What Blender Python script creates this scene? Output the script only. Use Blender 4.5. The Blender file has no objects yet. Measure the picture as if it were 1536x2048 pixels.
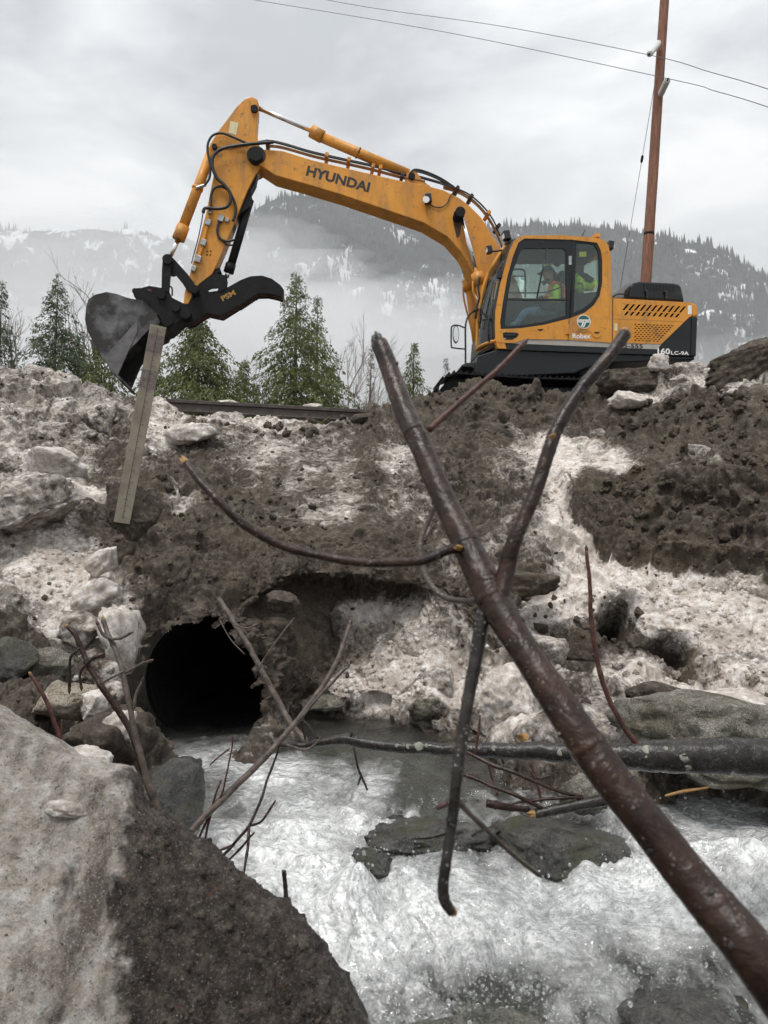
import bpy, bmesh, math, random
import numpy as np
from mathutils import Vector, Matrix
from mathutils.geometry import tessellate_polygon

scene = bpy.context.scene
R = math.radians
# ------------------------------------------------------------------ camera
CAM = np.array((0.0, 0.0, 1.3))
PITCH = R(3.5)
FPX = 1024 / math.tan(R(33.5))          # focal length in photo pixels
cam_data = bpy.data.cameras.new('camera')
cam = bpy.data.objects.new('camera', cam_data)
scene.collection.objects.link(cam)
cam.location = CAM
cam.rotation_euler = (math.pi / 2 + PITCH, 0, 0)
cam_data.sensor_fit = 'VERTICAL'
cam_data.angle = R(67)
cam_data.clip_start = 0.05
cam_data.clip_end = 30000
cam_data.dof.use_dof = True
cam_data.dof.focus_distance = 5.0
cam_data.dof.aperture_fstop = 7.0
scene.camera = cam

# ------------------------------------------------------------------ world, sun, exposure
SUN_EL, SUN_AZ = R(66), R(200)
world = bpy.data.worlds.new('World')
scene.world = world
world.use_nodes = True
wn, wl = world.node_tree.nodes, world.node_tree.links
wn.clear()
wout = wn.new('ShaderNodeOutputWorld')
wbg = wn.new('ShaderNodeBackground')
wsky = wn.new('ShaderNodeTexSky')
wsky.sky_type = 'NISHITA'
wsky.sun_disc = False
wsky.sun_elevation = SUN_EL
wsky.sun_rotation = SUN_AZ
wtc = wn.new('ShaderNodeTexCoord')
wmap = wn.new('ShaderNodeMapping')
wmap.inputs['Scale'].default_value = (1.0, 1.0, 2.4)
wnz = wn.new('ShaderNodeTexNoise')
wnz.inputs['Scale'].default_value = 2.6
wnz.inputs['Detail'].default_value = 7
wnz.inputs['Roughness'].default_value = 0.55
wnz.inputs['Distortion'].default_value = 0.35
wrp = wn.new('ShaderNodeValToRGB')
wrp.color_ramp.elements[0].position = 0.37
wrp.color_ramp.elements[0].color = (2.85, 2.98, 3.10, 1)
wrp.color_ramp.elements[1].position = 0.62
wrp.color_ramp.elements[1].color = (5.75, 5.8, 5.8, 1)
wmix = wn.new('ShaderNodeMix')
wmix.data_type = 'RGBA'
wmix.inputs[0].default_value = 0.94          # overcast: the cloud deck hides nearly all of the clear sky
wl.new(wtc.outputs['Generated'], wmap.inputs['Vector'])
wl.new(wmap.outputs['Vector'], wnz.inputs['Vector'])
wl.new(wnz.outputs['Fac'], wrp.inputs['Fac'])
wl.new(wsky.outputs['Color'], wmix.inputs[6])
wl.new(wrp.outputs['Color'], wmix.inputs[7])
# an overcast sky is brighter overhead than at the horizon (CIE overcast: 1 + 2 sin elevation)
wsep = wn.new('ShaderNodeSeparateXYZ'); wl.new(wtc.outputs['Generated'], wsep.inputs['Vector'])
wgr = wn.new('ShaderNodeMapRange'); wl.new(wsep.outputs['Z'], wgr.inputs['Value'])
wgr.inputs['From Min'].default_value = 0.0; wgr.inputs['From Max'].default_value = 1.0
wgr.inputs['To Min'].default_value = 0.80; wgr.inputs['To Max'].default_value = 1.75
wmul = wn.new('ShaderNodeVectorMath'); wmul.operation = 'SCALE'
wl.new(wmix.outputs[2], wmul.inputs[0]); wl.new(wgr.outputs['Result'], wmul.inputs['Scale'])
wl.new(wmul.outputs['Vector'], wbg.inputs['Color'])
wbg.inputs['Strength'].default_value = 0.1
wl.new(wbg.outputs['Background'], wout.inputs['Surface'])

sun_data = bpy.data.lights.new('sun', 'SUN')
sun_data.energy = 1.5
sun_data.angle = R(20)
sun_data.color = (1.0, 0.97, 0.93)
sun = bpy.data.objects.new('sun', sun_data)
scene.collection.objects.link(sun)
sun.rotation_euler = (R(90) - SUN_EL, 0, R(-28))

scene.view_settings.view_transform = 'Standard'
scene.view_settings.look = 'None'
scene.view_settings.gamma = 1
scene.view_settings.exposure = 0.70
scene.cycles.volume_bounces = 4
scene.cycles.max_bounces = 12
scene.view_settings.use_curve_mapping = False

# ------------------------------------------------------------------ helpers
def ray(px, py):
    a, v = (px - 768) / FPX, (1024 - py) / FPX
    return np.array((a, math.cos(PITCH) - math.sin(PITCH) * v, math.sin(PITCH) + math.cos(PITCH) * v))

def P(px, py, D):
    """the point of the place that stands D metres ahead in that direction"""
    d = ray(px, py)
    return CAM + d * (D / d[1])

def proj(V):
    V = np.asarray(V) - CAM
    y = V[:, 1] * math.cos(PITCH) + V[:, 2] * math.sin(PITCH)
    z = -V[:, 1] * math.sin(PITCH) + V[:, 2] * math.cos(PITCH)
    y = np.maximum(y, 1e-3)
    return 768 + FPX * V[:, 0] / y, 1024 - FPX * z / y

_rng = np.random.default_rng(11)
_perm = np.concatenate([_rng.permutation(256)] * 3).astype(np.int32)
_grad = _rng.normal(size=(256, 3)); _grad /= np.linalg.norm(_grad, axis=1)[:, None]; _grad = _grad.astype(np.float32)
def noise(p):
    p = np.asarray(p, dtype=np.float32)
    i = np.floor(p).astype(np.int32); f = p - i; i &= 255
    w = f * f * f * (f * (f * 6 - 15) + 10)
    out = np.zeros(len(p), dtype=np.float32)
    for dx in (0, 1):
        wx = w[:, 0] if dx else 1 - w[:, 0]
        for dy in (0, 1):
            wy = w[:, 1] if dy else 1 - w[:, 1]
            for dz in (0, 1):
                wz = w[:, 2] if dz else 1 - w[:, 2]
                h = _perm[_perm[_perm[(i[:, 0] + dx) & 255] + ((i[:, 1] + dy) & 255)] + ((i[:, 2] + dz) & 255)]
                g = _grad[h]
                out += wx * wy * wz * (g[:, 0] * (f[:, 0] - dx) + g[:, 1] * (f[:, 1] - dy) + g[:, 2] * (f[:, 2] - dz))
    return out * np.float32(1.6)
def fbm(p, o=4, gain=0.5):
    p = np.asarray(p, dtype=np.float64)
    s, a, t = 0, 1.0, 0
    for k in range(o):
        s = s + a * noise(p * (2.03 ** k) + 17.3 * k); t += a; a *= gain
    return s / t
def worley(p, jitter=0.9):
    p = np.asarray(p, dtype=np.float32)
    i = np.floor(p).astype(np.int32); f = p - i
    d1 = np.full(len(p), 9.0, dtype=np.float32); d2 = d1.copy(); cell = np.zeros(len(p), dtype=np.float32)
    for dx in (-1, 0, 1):
        for dy in (-1, 0, 1):
            for dz in (-1, 0, 1):
                h = _perm[_perm[_perm[(i[:, 0] + dx) & 255] + ((i[:, 1] + dy) & 255)] + ((i[:, 2] + dz) & 255)]
                o = 0.5 + 0.5 * jitter * _grad[h]
                d = (dx + o[:, 0] - f[:, 0]) ** 2 + (dy + o[:, 1] - f[:, 1]) ** 2 + (dz + o[:, 2] - f[:, 2]) ** 2
                m = d < d1
                d2 = np.where(m, d1, np.minimum(d2, d)); d1 = np.where(m, d, d1); cell = np.where(m, h / 255.0, cell)
    return np.sqrt(d1), np.sqrt(d2), cell
def sstep(a, b, x):
    t = np.clip((x - a) / (b - a), 0, 1)
    return t * t * (3 - 2 * t)

ORG = {}
def finish(me, name, mat, parent, org, smooth):
    if mat is not None:
        for m in (mat if isinstance(mat, (list, tuple)) else [mat]):
            me.materials.append(m)
    if smooth:
        me.polygons.foreach_set('use_smooth', np.ones(len(me.polygons), dtype=bool))
    me.update()
    o = bpy.data.objects.new(name, me)
    scene.collection.objects.link(o)
    if parent is not None:
        o.parent = parent
        ORG[o] = ORG[parent]
    else:
        o.location = org
        ORG[o] = np.array(org, dtype=float)
    return o
def tagit(o, label, cat, group=None, kind=None):
    o['label'] = label; o['category'] = cat
    if group: o['group'] = group
    if kind: o['kind'] = kind
    return o
def mesh_np(name, V, F, mat, parent=None, org=None, smooth=True):
    """V (n,3) world points, F (m,k) faces of one size"""
    V = np.asarray(V, dtype=np.float64); F = np.asarray(F, dtype=np.int32)
    if parent is not None: org = ORG[parent]
    if org is None:
        org = np.array((V[:, 0].mean(), V[:, 1].mean(), V[:, 2].min()))
    V = V - org
    me = bpy.data.meshes.new(name)
    k = F.shape[1]
    me.vertices.add(len(V)); me.vertices.foreach_set('co', V.astype(np.float32).ravel())
    me.loops.add(F.size); me.loops.foreach_set('vertex_index', F.ravel())
    me.polygons.add(len(F)); me.polygons.foreach_set('loop_start', np.arange(0, F.size, k, dtype=np.int32))
    me.update(calc_edges=True)
    return finish(me, name, mat, parent, org, smooth)
def empty(name, loc):
    o = bpy.data.objects.new(name, None)
    o.empty_display_size = 0.2
    scene.collection.objects.link(o)
    o.location = loc
    ORG[o] = np.array(loc, dtype=float)
    return o
class MB:
    """collects shapes (world points) for one mesh"""
    def __init__(s): s.v = []; s.f = []; s.m = []
    def add(s, V, F, mi=0):
        b = len(s.v)
        s.v.extend([tuple(float(c) for c in q) for q in V])
        for f in F: s.f.append(tuple(b + i for i in f)); s.m.append(mi)
        return s
    def tube(s, pts, rad, n=8, cap=True, mi=0, seed=None, rough=0.0):
        pts = [np.asarray(q, dtype=float) for q in pts]
        if not hasattr(rad, '__len__'): rad = [rad] * len(pts)
        rr = random.Random(seed) if seed is not None else None
        t0 = pts[1] - pts[0]; t0 = t0 / np.linalg.norm(t0)
        a = np.cross(t0, (0, 0, 1.0))
        if np.linalg.norm(a) < 0.05: a = np.cross(t0, (1.0, 0, 0))
        a /= np.linalg.norm(a)
        V = []; F = []
        for i, q in enumerate(pts):
            t = pts[min(i + 1, len(pts) - 1)] - pts[max(i - 1, 0)]
            t = t / (np.linalg.norm(t) + 1e-12)
            a = a - t * np.dot(a, t); a /= (np.linalg.norm(a) + 1e-12)
            b = np.cross(t, a)
            for k in range(n):
                an = 2 * math.pi * k / n
                r = rad[i] * (1 + (rr.uniform(-rough, rough) if rr else 0))
                V.append(q + (a * math.cos(an) + b * math.sin(an)) * r)
        for i in range(len(pts) - 1):
            for k in range(n):
                k2 = (k + 1) % n
                F.append((i * n + k, i * n + k2, (i + 1) * n + k2, (i + 1) * n + k))
        if cap:
            F.append(tuple(range(n - 1, -1, -1)))
            F.append(tuple((len(pts) - 1) * n + k for k in range(n)))
        return s.add(V, F, mi)
    def box(s, c, ax, ay, az, mi=0):
        """centre and three half-axis vectors"""
        c, ax, ay, az = [np.asarray(q, dtype=float) for q in (c, ax, ay, az)]
        V = [c + sx * ax + sy * ay + sz * az for sz in (-1, 1) for sy in (-1, 1) for sx in (-1, 1)]
        return s.add(V, [(0, 2, 3, 1), (4, 5, 7, 6), (0, 1, 5, 4), (2, 6, 7, 3), (0, 4, 6, 2), (1, 3, 7, 5)], mi)
    def build(s, name, mat, parent=None, org=None, smooth=False, bevel=0.0, fixn=True):
        V = np.array(s.v)
        if parent is not None: org = ORG[parent]
        if org is None: org = np.array((V[:, 0].mean(), V[:, 1].mean(), V[:, 2].min()))
        me = bpy.data.meshes.new(name)
        me.from_pydata((V - org).tolist(), [], s.f)
        if len(set(s.m)) > 1: me.polygons.foreach_set('material_index', s.m)
        if fixn:
            bm = bmesh.new(); bm.from_mesh(me)
            bmesh.ops.recalc_face_normals(bm, faces=bm.faces[:])
            bm.to_mesh(me); bm.free()
        o = finish(me, name, mat, parent, org, smooth)
        if bevel > 0:
            md = o.modifiers.new('bevel', 'BEVEL'); md.width = bevel; md.segments = 2
            md.limit_method = 'ANGLE'; md.angle_limit = R(40)
        if smooth == 'auto':
            pass
        return o
def spline(pts, n=6):
    """Catmull-Rom through the points, n samples per span"""
    pts = np.asarray(pts, dtype=float)
    q = np.vstack([2 * pts[0] - pts[1], pts, 2 * pts[-1] - pts[-2]])
    out = []
    for i in range(1, len(q) - 2):
        for k in range(n):
            t = k / n
            a, b, c, d = q[i - 1], q[i], q[i + 1], q[i + 2]
            out.append(0.5 * (2 * b + (c - a) * t + (2 * a - 5 * b + 4 * c - d) * t * t + (3 * b - a - 3 * c + d) * t ** 3))
    out.append(pts[-1])
    return np.array(out)
def crom(A, counts, axis):
    """Catmull-Rom resample of a control grid along an axis, counts[i] samples in span i"""
    A = np.moveaxis(np.asarray(A, dtype=float), axis, 0)
    q = np.concatenate([2 * A[:1] - A[1:2], A, 2 * A[-1:] - A[-2:-1]])
    out = []
    for i in range(1, len(q) - 2):
        a, b, c, d = q[i - 1], q[i], q[i + 1], q[i + 2]
        m1, m2 = 0.38 * (c - a), 0.38 * (d - b)
        for k in range(counts[i - 1]):
            t = k / counts[i - 1]
            out.append((2 * t**3 - 3 * t * t + 1) * b + (t**3 - 2 * t * t + t) * m1 + (-2 * t**3 + 3 * t * t) * c + (t**3 - t * t) * m2)
    out.append(A[-1])
    return np.moveaxis(np.array(out), 0, axis)
def grid_faces(nr, nc):
    i = np.arange(nr * nc).reshape(nr, nc)
    return np.stack([i[:-1, :-1], i[:-1, 1:], i[1:, 1:], i[1:, :-1]], -1).reshape(-1, 4)
def grid_normals(G):
    du = np.gradient(G, axis=1); dv = np.gradient(G, axis=0)
    n = np.cross(dv, du)
    return n / (np.linalg.norm(n, axis=2)[..., None] + 1e-9)

# ------------------------------------------------------------------ materials
class NT:
    def __init__(s, name):
        s.mat = bpy.data.materials.new(name); s.mat.use_nodes = True
        s.n = s.mat.node_tree.nodes; s.l = s.mat.node_tree.links
        s.n.clear(); s.out = s.n.new('ShaderNodeOutputMaterial')
    def new(s, t, **kw):
        nd = s.n.new('ShaderNode' + t)
        for k, v in kw.items():
            if k in nd.inputs.keys(): s.put(nd.inputs[k], v)
            else: setattr(nd, k, v)
        return nd
    def put(s, sock, v):
        if isinstance(v, bpy.types.NodeSocket): s.l.new(v, sock)
        elif isinstance(v, (tuple, list)) and len(v) == 3 and sock.type == 'RGBA': sock.default_value = (*v, 1)
        else: sock.default_value = v
    def coord(s, scale=(1, 1, 1), world=True):
        if world: src = s.new('NewGeometry').outputs['Position']
        else: src = s.new('TexCoord').outputs['Object']
        mp = s.new('Mapping', Vector=src); mp.inputs['Scale'].default_value = scale
        return mp.outputs['Vector']
    def noise(s, vec, scale, detail=5, rough=0.55, dist=0.0):
        nd = s.new('TexNoise', Vector=vec, Scale=scale, Detail=detail, Roughness=rough, Distortion=dist)
        return nd.outputs['Fac']
    def ramp(s, fac, stops):
        nd = s.new('ValToRGB', Fac=fac); e = nd.color_ramp.elements
        while len(e) < len(stops): e.new(0.5)
        for k, (p, c) in enumerate(stops):
            e[k].position = p
            e[k].color = (*c, 1) if isinstance(c, (tuple, list)) else (c, c, c, 1)
        return nd.outputs['Color']
    def mix(s, fac, a, b, mode='MIX'):
        nd = s.new('Mix'); nd.data_type = 'RGBA'; nd.blend_type = mode
        s.put(nd.inputs[0], fac); s.put(nd.inputs[6], a); s.put(nd.inputs[7], b)
        return nd.outputs[2]
    def math(s, op, a, b=0.0, c=0.0):
        nd = s.new('Math'); nd.operation = op
        s.put(nd.inputs[0], a); s.put(nd.inputs[1], b); s.put(nd.inputs[2], c)
        return nd.outputs[0]
    def attr(s, name):
        nd = s.new('Attribute'); nd.attribute_name = name
        return nd.outputs['Fac']
    def bump(s, h, strength=0.5, dist=0.01, normal=None):
        nd = s.new('Bump', Height=h, Strength=strength, Distance=dist)
        if normal is not None: s.put(nd.inputs['Normal'], normal)
        return nd.outputs['Normal']
    def bsdf(s, **kw):
        nd = s.new('BsdfPrincipled')
        for k, v in kw.items(): s.put(nd.inputs[k.replace('_', ' ')], v)
        return nd
    def done(s, shader):
        s.l.new(shader if isinstance(shader, bpy.types.NodeSocket) else shader.outputs[0], s.out.inputs['Surface'])
        return s.mat

def simple(name, col, rough=0.5, metal=0.0, var=0.25, scale=6.0, bump=0.0, dirt=None, dirt_amt=0.5, spec=0.5, world=True):
    t = NT(name); c = t.coord(world=world)
    n = t.noise(c, scale, 6, 0.6)
    dark = tuple(x * (1 - var) for x in col); lite = tuple(min(1, x * (1 + var)) for x in col)
    colr = t.ramp(n, [(0.3, dark), (0.7, lite)])
    rg = t.ramp(t.noise(c, scale * 3, 4), [(0.3, max(0, rough - 0.12)), (0.7, min(1, rough + 0.12))])
    if dirt is not None:
        m = t.ramp(t.noise(c, scale * 0.7, 8, 0.7), [(dirt_amt, 0.0), (min(1, dirt_amt + 0.18), 1.0)])
        colr = t.mix(m, colr, dirt)
        rg = t.mix(m, rg, (0.85, 0.85, 0.85))
    kw = dict(Base_Color=colr, Roughness=rg, Metallic=metal, Specular_IOR_Level=spec)
    if bump > 0: kw['Normal'] = t.bump(t.noise(c, scale * 5, 6, 0.65), bump, 0.01)
    return t.done(t.bsdf(**kw))

M = {}
t = NT('yellow_paint'); c = t.coord()
col = t.ramp(t.noise(c, 1.6, 5, 0.6), [(0.3, (0.56, 0.225, 0.024)), (0.7, (0.70, 0.305, 0.040))])
col = t.mix(t.ramp(t.noise(t.coord(scale=(1, 1, 0.25)), 5, 8, 0.7), [(0.47, 0.0), (0.66, 0.6)]), col, (0.28, 0.155, 0.060))     # dried run marks
col = t.mix(t.ramp(t.noise(c, 9, 9, 0.75), [(0.56, 0.0), (0.63, 0.75)]), col, (0.20, 0.125, 0.065))                                # mud film
col = t.mix(t.ramp(t.noise(c, 38, 6, 0.75), [(0.63, 0.0), (0.67, 0.9)]), col, (0.045, 0.030, 0.020))                               # chips and splashes
M['paint'] = t.done(t.bsdf(Base_Color=col, Roughness=t.ramp(t.noise(c, 7, 6), [(0.35, 0.32), (0.65, 0.62)]), Specular_IOR_Level=0.4))
M['dark_steel'] = simple('black_steel', (0.0085, 0.0085, 0.009), 0.5, var=0.4, scale=5, dirt=(0.036, 0.029, 0.024), dirt_amt=0.6, bump=0.1, spec=0.18)
M['grey_paint'] = simple('dark_grey_paint', (0.013, 0.0155, 0.017), 0.4, spec=0.3, var=0.15, scale=2, dirt=(0.07, 0.062, 0.052), dirt_amt=0.62)
M['stripe'] = simple('light_grey_stripe', (0.36, 0.34, 0.31), 0.45, var=0.12, scale=3)
M['rubber'] = simple('black_rubber', (0.012, 0.012, 0.013), 0.45, var=0.2)
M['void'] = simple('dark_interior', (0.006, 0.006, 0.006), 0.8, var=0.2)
M['chrome'] = simple('chrome_rod', (0.75, 0.75, 0.76), 0.16, 1.0, var=0.06)
M['fitting'] = simple('zinc_fitting', (0.36, 0.38, 0.36), 0.35, 0.8, var=0.25, scale=20)
M['white'] = simple('white_lettering', (0.78, 0.77, 0.74), 0.5, var=0.06)
M['black'] = simple('black_lettering', (0.012, 0.010, 0.010), 0.5, var=0.1)
M['decal_green'] = simple('green_decal', (0.012, 0.10, 0.075), 0.4, var=0.1)
M['yellow_tag'] = simple('yellow_sticker', (0.75, 0.62, 0.05), 0.5, var=0.08)
M['cream_tag'] = simple('cream_sticker', (0.62, 0.55, 0.33), 0.5, var=0.15, scale=30)
M['lens'] = simple('lamp_lens', (0.75, 0.76, 0.76), 0.15, var=0.05)
M['hivis'] = simple('hi_vis_cloth', (0.60, 0.93, 0.07), 0.8, var=0.22, scale=14)
M['orange'] = simple('orange_cloth', (0.85, 0.16, 0.02), 0.8, var=0.15, scale=14)
M['jeans'] = simple('blue_denim', (0.13, 0.21, 0.33), 0.9, var=0.3, scale=12)
M['skin'] = simple('skin', (0.42, 0.22, 0.15), 0.55, var=0.12, scale=14)
M['cap'] = simple('dark_cap_cloth', (0.045, 0.04, 0.04), 0.85, var=0.2)
M['hair'] = simple('grey_hair', (0.10, 0.085, 0.075), 0.8, var=0.3, scale=40)

# bucket steel: worn patches of bare grey metal and rust on black paint
t = NT('worn_bucket_steel'); c = t.coord()
w = t.ramp(t.noise(c, 2.4, 7, 0.6), [(0.47, 0.0), (0.66, 1.0)])
ru = t.ramp(t.noise(c, 7, 6, 0.7), [(0.62, 0.0), (0.72, 1.0)])
col = t.mix(w, (0.026, 0.024, 0.023), (0.15, 0.145, 0.148))
col = t.mix(t.math('MULTIPLY', ru, 0.6), col, (0.075, 0.04, 0.025))
M['bucket'] = t.done(t.bsdf(Base_Color=col, Roughness=0.5, Metallic=0.35, Normal=t.bump(t.noise(c, 25, 6), 0.25, 0.01)))

# greenish cab glass: see-through with a mirror share that grows at grazing angles
t = NT('cab_glass')
tr = t.new('BsdfTransparent', Color=(0.86, 0.93, 0.90)); gl = t.new('BsdfGlossy', Color=(0.9, 0.95, 0.93), Roughness=0.04)
fr = t.new('LayerWeight', Blend=0.25)
mx = t.new('MixShader', Fac=t.math('ADD', t.math('MULTIPLY', fr.outputs['Fresnel'], 0.7), 0.03))
t.l.new(tr.outputs[0], mx.inputs[1]); t.l.new(gl.outputs[0], mx.inputs[2])
M['glass'] = t.done(mx)
t = NT('mirror_glass')
M['mirror'] = t.done(t.bsdf(Base_Color=(0.6, 0.63, 0.64), Metallic=1.0, Roughness=0.08))

# dirt-and-snow ground, driven by where snow lies (attribute) and broken up by noise
def ground_mat(name, attr='snow', level=None, warm=1.0):
    t = NT(name); c = t.coord()
    fine = t.noise(c, 26, 8, 0.68); med = t.noise(c, 6.5, 9, 0.68, 0.6); big = t.noise(c, 1.7, 6, 0.6)
    base = t.attr(attr) if level is None else level
    s = t.math('ADD', t.math('MULTIPLY_ADD', base, 1.5, -0.25), t.math('MULTIPLY', t.math('SUBTRACT', med, 0.5), 1.35))
    s = t.math('ADD', s, t.math('MULTIPLY', t.math('SUBTRACT', fine, 0.5), 0.95))
    f = t.ramp(s, [(0.27, 0.0), (0.48, 0.36), (0.74, 1.0)])
    dirt = t.ramp(t.noise(c, 12, 9, 0.74), [(0.34, (0.026, 0.020, 0.0148)), (0.5, (0.074, 0.058, 0.044)), (0.68, (0.185, 0.153, 0.120))])
    dirt = t.mix(t.ramp(big, [(0.48, 0.0), (0.62, 0.42)]), dirt, (0.130, 0.100, 0.066))
    dirt = t.mix(t.ramp(t.noise(c, 55, 6, 0.75), [(0.50, 0.0), (0.62, 0.7)]), dirt, (0.026, 0.020, 0.015))
    snow = t.ramp(t.noise(c, 15, 9, 0.74), [(0.32, (0.37, 0.305, 0.25)), (0.47, (0.62, 0.555, 0.495)), (0.60, (0.87, 0.83, 0.795))])
    snow = t.mix(t.ramp(t.noise(c, 3.6, 6, 0.6), [(0.48, 0.0), (0.64, 0.55)]), snow, (0.40, 0.335, 0.275))
    specks = t.ramp(t.noise(c, 70, 5, 0.7), [(0.60, 0.0), (0.66, 0.8)])
    snow = t.mix(specks, snow, (0.11, 0.088, 0.068))
    col = t.mix(f, dirt, snow)
    rg = t.ramp(f, [(0.0, 0.78), (1.0, 0.42)])
    nb = t.bump(t.noise(c, 70, 8, 0.75), 0.6, 0.02)
    nb = t.bump(t.noise(c, 18, 9, 0.72), 0.6, 0.06, nb)
    return t.done(t.bsdf(Base_Color=col, Roughness=rg, Normal=nb, Specular_IOR_Level=0.35))
M['bank'] = ground_mat('dirty_snow_and_soil')

def rock_mat(name, a, b, c3, rough=0.6, moss=None, scale=1.0, wet=0.35):
    t = NT(name); c = t.coord()
    n1 = t.noise(c, 7 * scale, 9, 0.72, 0.6); n2 = t.noise(c, 110 * scale, 4, 0.7)
    col = t.ramp(n1, [(0.36, a), (0.5, b), (0.64, c3)])
    col = t.mix(t.ramp(n2, [(0.52, 0.0), (0.60, 0.8)]), col, tuple(x * 0.35 for x in a))
    col = t.mix(t.ramp(t.noise(c, 95 * scale + 7, 4, 0.7), [(0.56, 0.0), (0.63, 0.6)]), col, tuple(min(1, x * 1.5) for x in c3))
    if moss is not None:
        col = t.mix(t.ramp(t.noise(c, 3.5 * scale, 8, 0.72), [(0.50, 0.0), (0.60, 0.85)]), col, moss)
    nb = t.bump(t.noise(c, 70 * scale, 7, 0.75), 0.8, 0.02)
    nb = t.bump(t.noise(c, 14 * scale, 8, 0.7), 0.7, 0.06, nb)
    return t.done(t.bsdf(Base_Color=col, Roughness=t.ramp(n1, [(0.35, max(0.05, rough - 0.15)), (0.65, min(1, rough + 0.15))]), Normal=nb, Specular_IOR_Level=wet))
M['soil'] = ground_mat('dark_soil', level=0.08)
M['granite'] = rock_mat('grey_granite', (0.085, 0.080, 0.062), (0.21, 0.195, 0.160), (0.40, 0.38, 0.33), 0.55, moss=(0.085, 0.074, 0.046))
M['tan_rock'] = rock_mat('tan_rock', (0.17, 0.14, 0.10), (0.36, 0.31, 0.24), (0.50, 0.45, 0.36), 0.6)
M['wet_rock'] = rock_mat('wet_dark_rock', (0.030, 0.030, 0.028), (0.07, 0.069, 0.063), (0.15, 0.145, 0.13), 0.28, moss=(0.06, 0.058, 0.03), wet=0.6)
M['bed_rock'] = rock_mat('stream_bed', (0.06, 0.062, 0.05), (0.14, 0.14, 0.115), (0.27, 0.265, 0.22), 0.35, wet=0.5)

M['ice'] = ground_mat('dirty_ice', level=0.52)
M['ice_clean'] = ground_mat('clean_ice', level=0.70)
M['ice_dirty'] = ground_mat('soiled_ice', level=0.22)

def bark_mat(name, base, dark, lite, rough=0.35, speck=(0.42, 0.38, 0.34), spk=0.5, ring=True):
    t = NT(name); c = t.coord()
    col = t.ramp(t.noise(c, 28, 7, 0.65, 0.3), [(0.3, dark), (0.52, base), (0.75, lite)])
    v = t.new('TexVoronoi', Vector=c, Scale=190.0); v.feature = 'F1'
    m = t.math('MULTIPLY', t.ramp(v.outputs['Distance'], [(0.16, 1.0), (0.30, 0.0)]), t.ramp(t.noise(c, 45, 3), [(0.5, 0.0), (0.62, 1.0)]))
    col = t.mix(t.math('MULTIPLY', m, spk), col, speck)
    nb = t.bump(t.noise(c, 150, 5, 0.65), 0.25, 0.003); nb = t.bump(t.noise(c, 38, 5, 0.6, 0.6), 0.35, 0.012, nb)
    return t.done(t.bsdf(Base_Color=col, Roughness=t.ramp(t.noise(c, 30, 4), [(0.35, rough - 0.08), (0.65, rough + 0.16)]), Normal=nb, Specular_IOR_Level=0.32))
M['bark'] = bark_mat('wet_brown_bark', (0.024, 0.0105, 0.006), (0.006, 0.0034, 0.0027), (0.058, 0.028, 0.017), 0.24, spk=0.3)
M['bark_red'] = bark_mat('red_shoot_bark', (0.075, 0.028, 0.022), (0.030, 0.013, 0.011), (0.12, 0.055, 0.042), 0.36)
M['bark_grey'] = bark_mat('grey_shoot_bark', (0.095, 0.072, 0.060), (0.038, 0.028, 0.024), (0.17, 0.14, 0.12), 0.42)
M['bark_black'] = bark_mat('wet_black_bark', (0.022, 0.018, 0.016), (0.010, 0.009, 0.008), (0.055, 0.045, 0.040), 0.22, speck=(0.33, 0.33, 0.29), spk=0.8)
M['wood_raw'] = simple('torn_yellow_wood', (0.30, 0.165, 0.055), 0.6, var=0.4, scale=60)
M['bud'] = simple('dark_bud', (0.05, 0.02, 0.018), 0.45, var=0.3, scale=60)
M['lichen'] = simple('pale_lichen', (0.20, 0.205, 0.17), 0.85, var=0.4, scale=40)
M['paint_shade'] = simple('shaded_crease_paint', (0.42, 0.19, 0.03), 0.5, var=0.1)
M['hood_grey'] = simple('light_grey_plastic', (0.22, 0.23, 0.235), 0.5, var=0.12)
M['grease'] = simple('grease_stained_steel', (0.03, 0.018, 0.010), 0.55, var=0.5, scale=20)
M['stain'] = simple('oil_stain', (0.055, 0.030, 0.012), 0.5, var=0.6, scale=14)
M['bucket_bare'] = simple('bare_worn_steel', (0.12, 0.115, 0.117), 0.5, 0.35, var=0.35, scale=5, dirt=(0.05, 0.04, 0.035), dirt_amt=0.62)
M['rusty'] = simple('rusty_steel', (0.075, 0.038, 0.026), 0.65, 0.2, var=0.45, scale=9)
M['psm'] = simple('worn_yellow_lettering', (0.36, 0.19, 0.03), 0.6, var=0.3, scale=25)
# ------------------------------------------------------------------ ground beyond the bank: one sheet to the horizon
PLATEAU = 3.80
gx = np.concatenate([np.linspace(-3500, -60, 14), np.linspace(-50, 50, 21), np.linspace(60, 3500, 14)])
gy = np.concatenate([np.linspace(13.0, 60, 16), np.linspace(80, 4100, 24)])
GX, GY = np.meshgrid(gx, gy)
GZ = PLATEAU - 0.25 - np.clip((GY - 40) / 400, 0, 1) * 6.0
ground = mesh_np('ground', np.stack([GX, GY, GZ], -1).reshape(-1, 3), grid_faces(*GX.shape)[:, ::-1], M['soil'], org=(0, 13, 0))
ground['kind'] = 'structure'
# the low ground under and behind the viewer
gx = np.linspace(-40, 40, 41); gy = np.linspace(-40, 3.4, 25)
GX, GY = np.meshgrid(gx, gy)
GZ = -1.15 + 0.06 * np.sin(GX * 1.7) * np.cos(GY * 1.3)
gl_ = mesh_np('gravel_flat', np.stack([GX, GY, GZ], -1).reshape(-1, 3), grid_faces(*GX.shape)[:, ::-1], M['bed_rock'], org=(0, -10, 0))
gl_['kind'] = 'structure'

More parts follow.
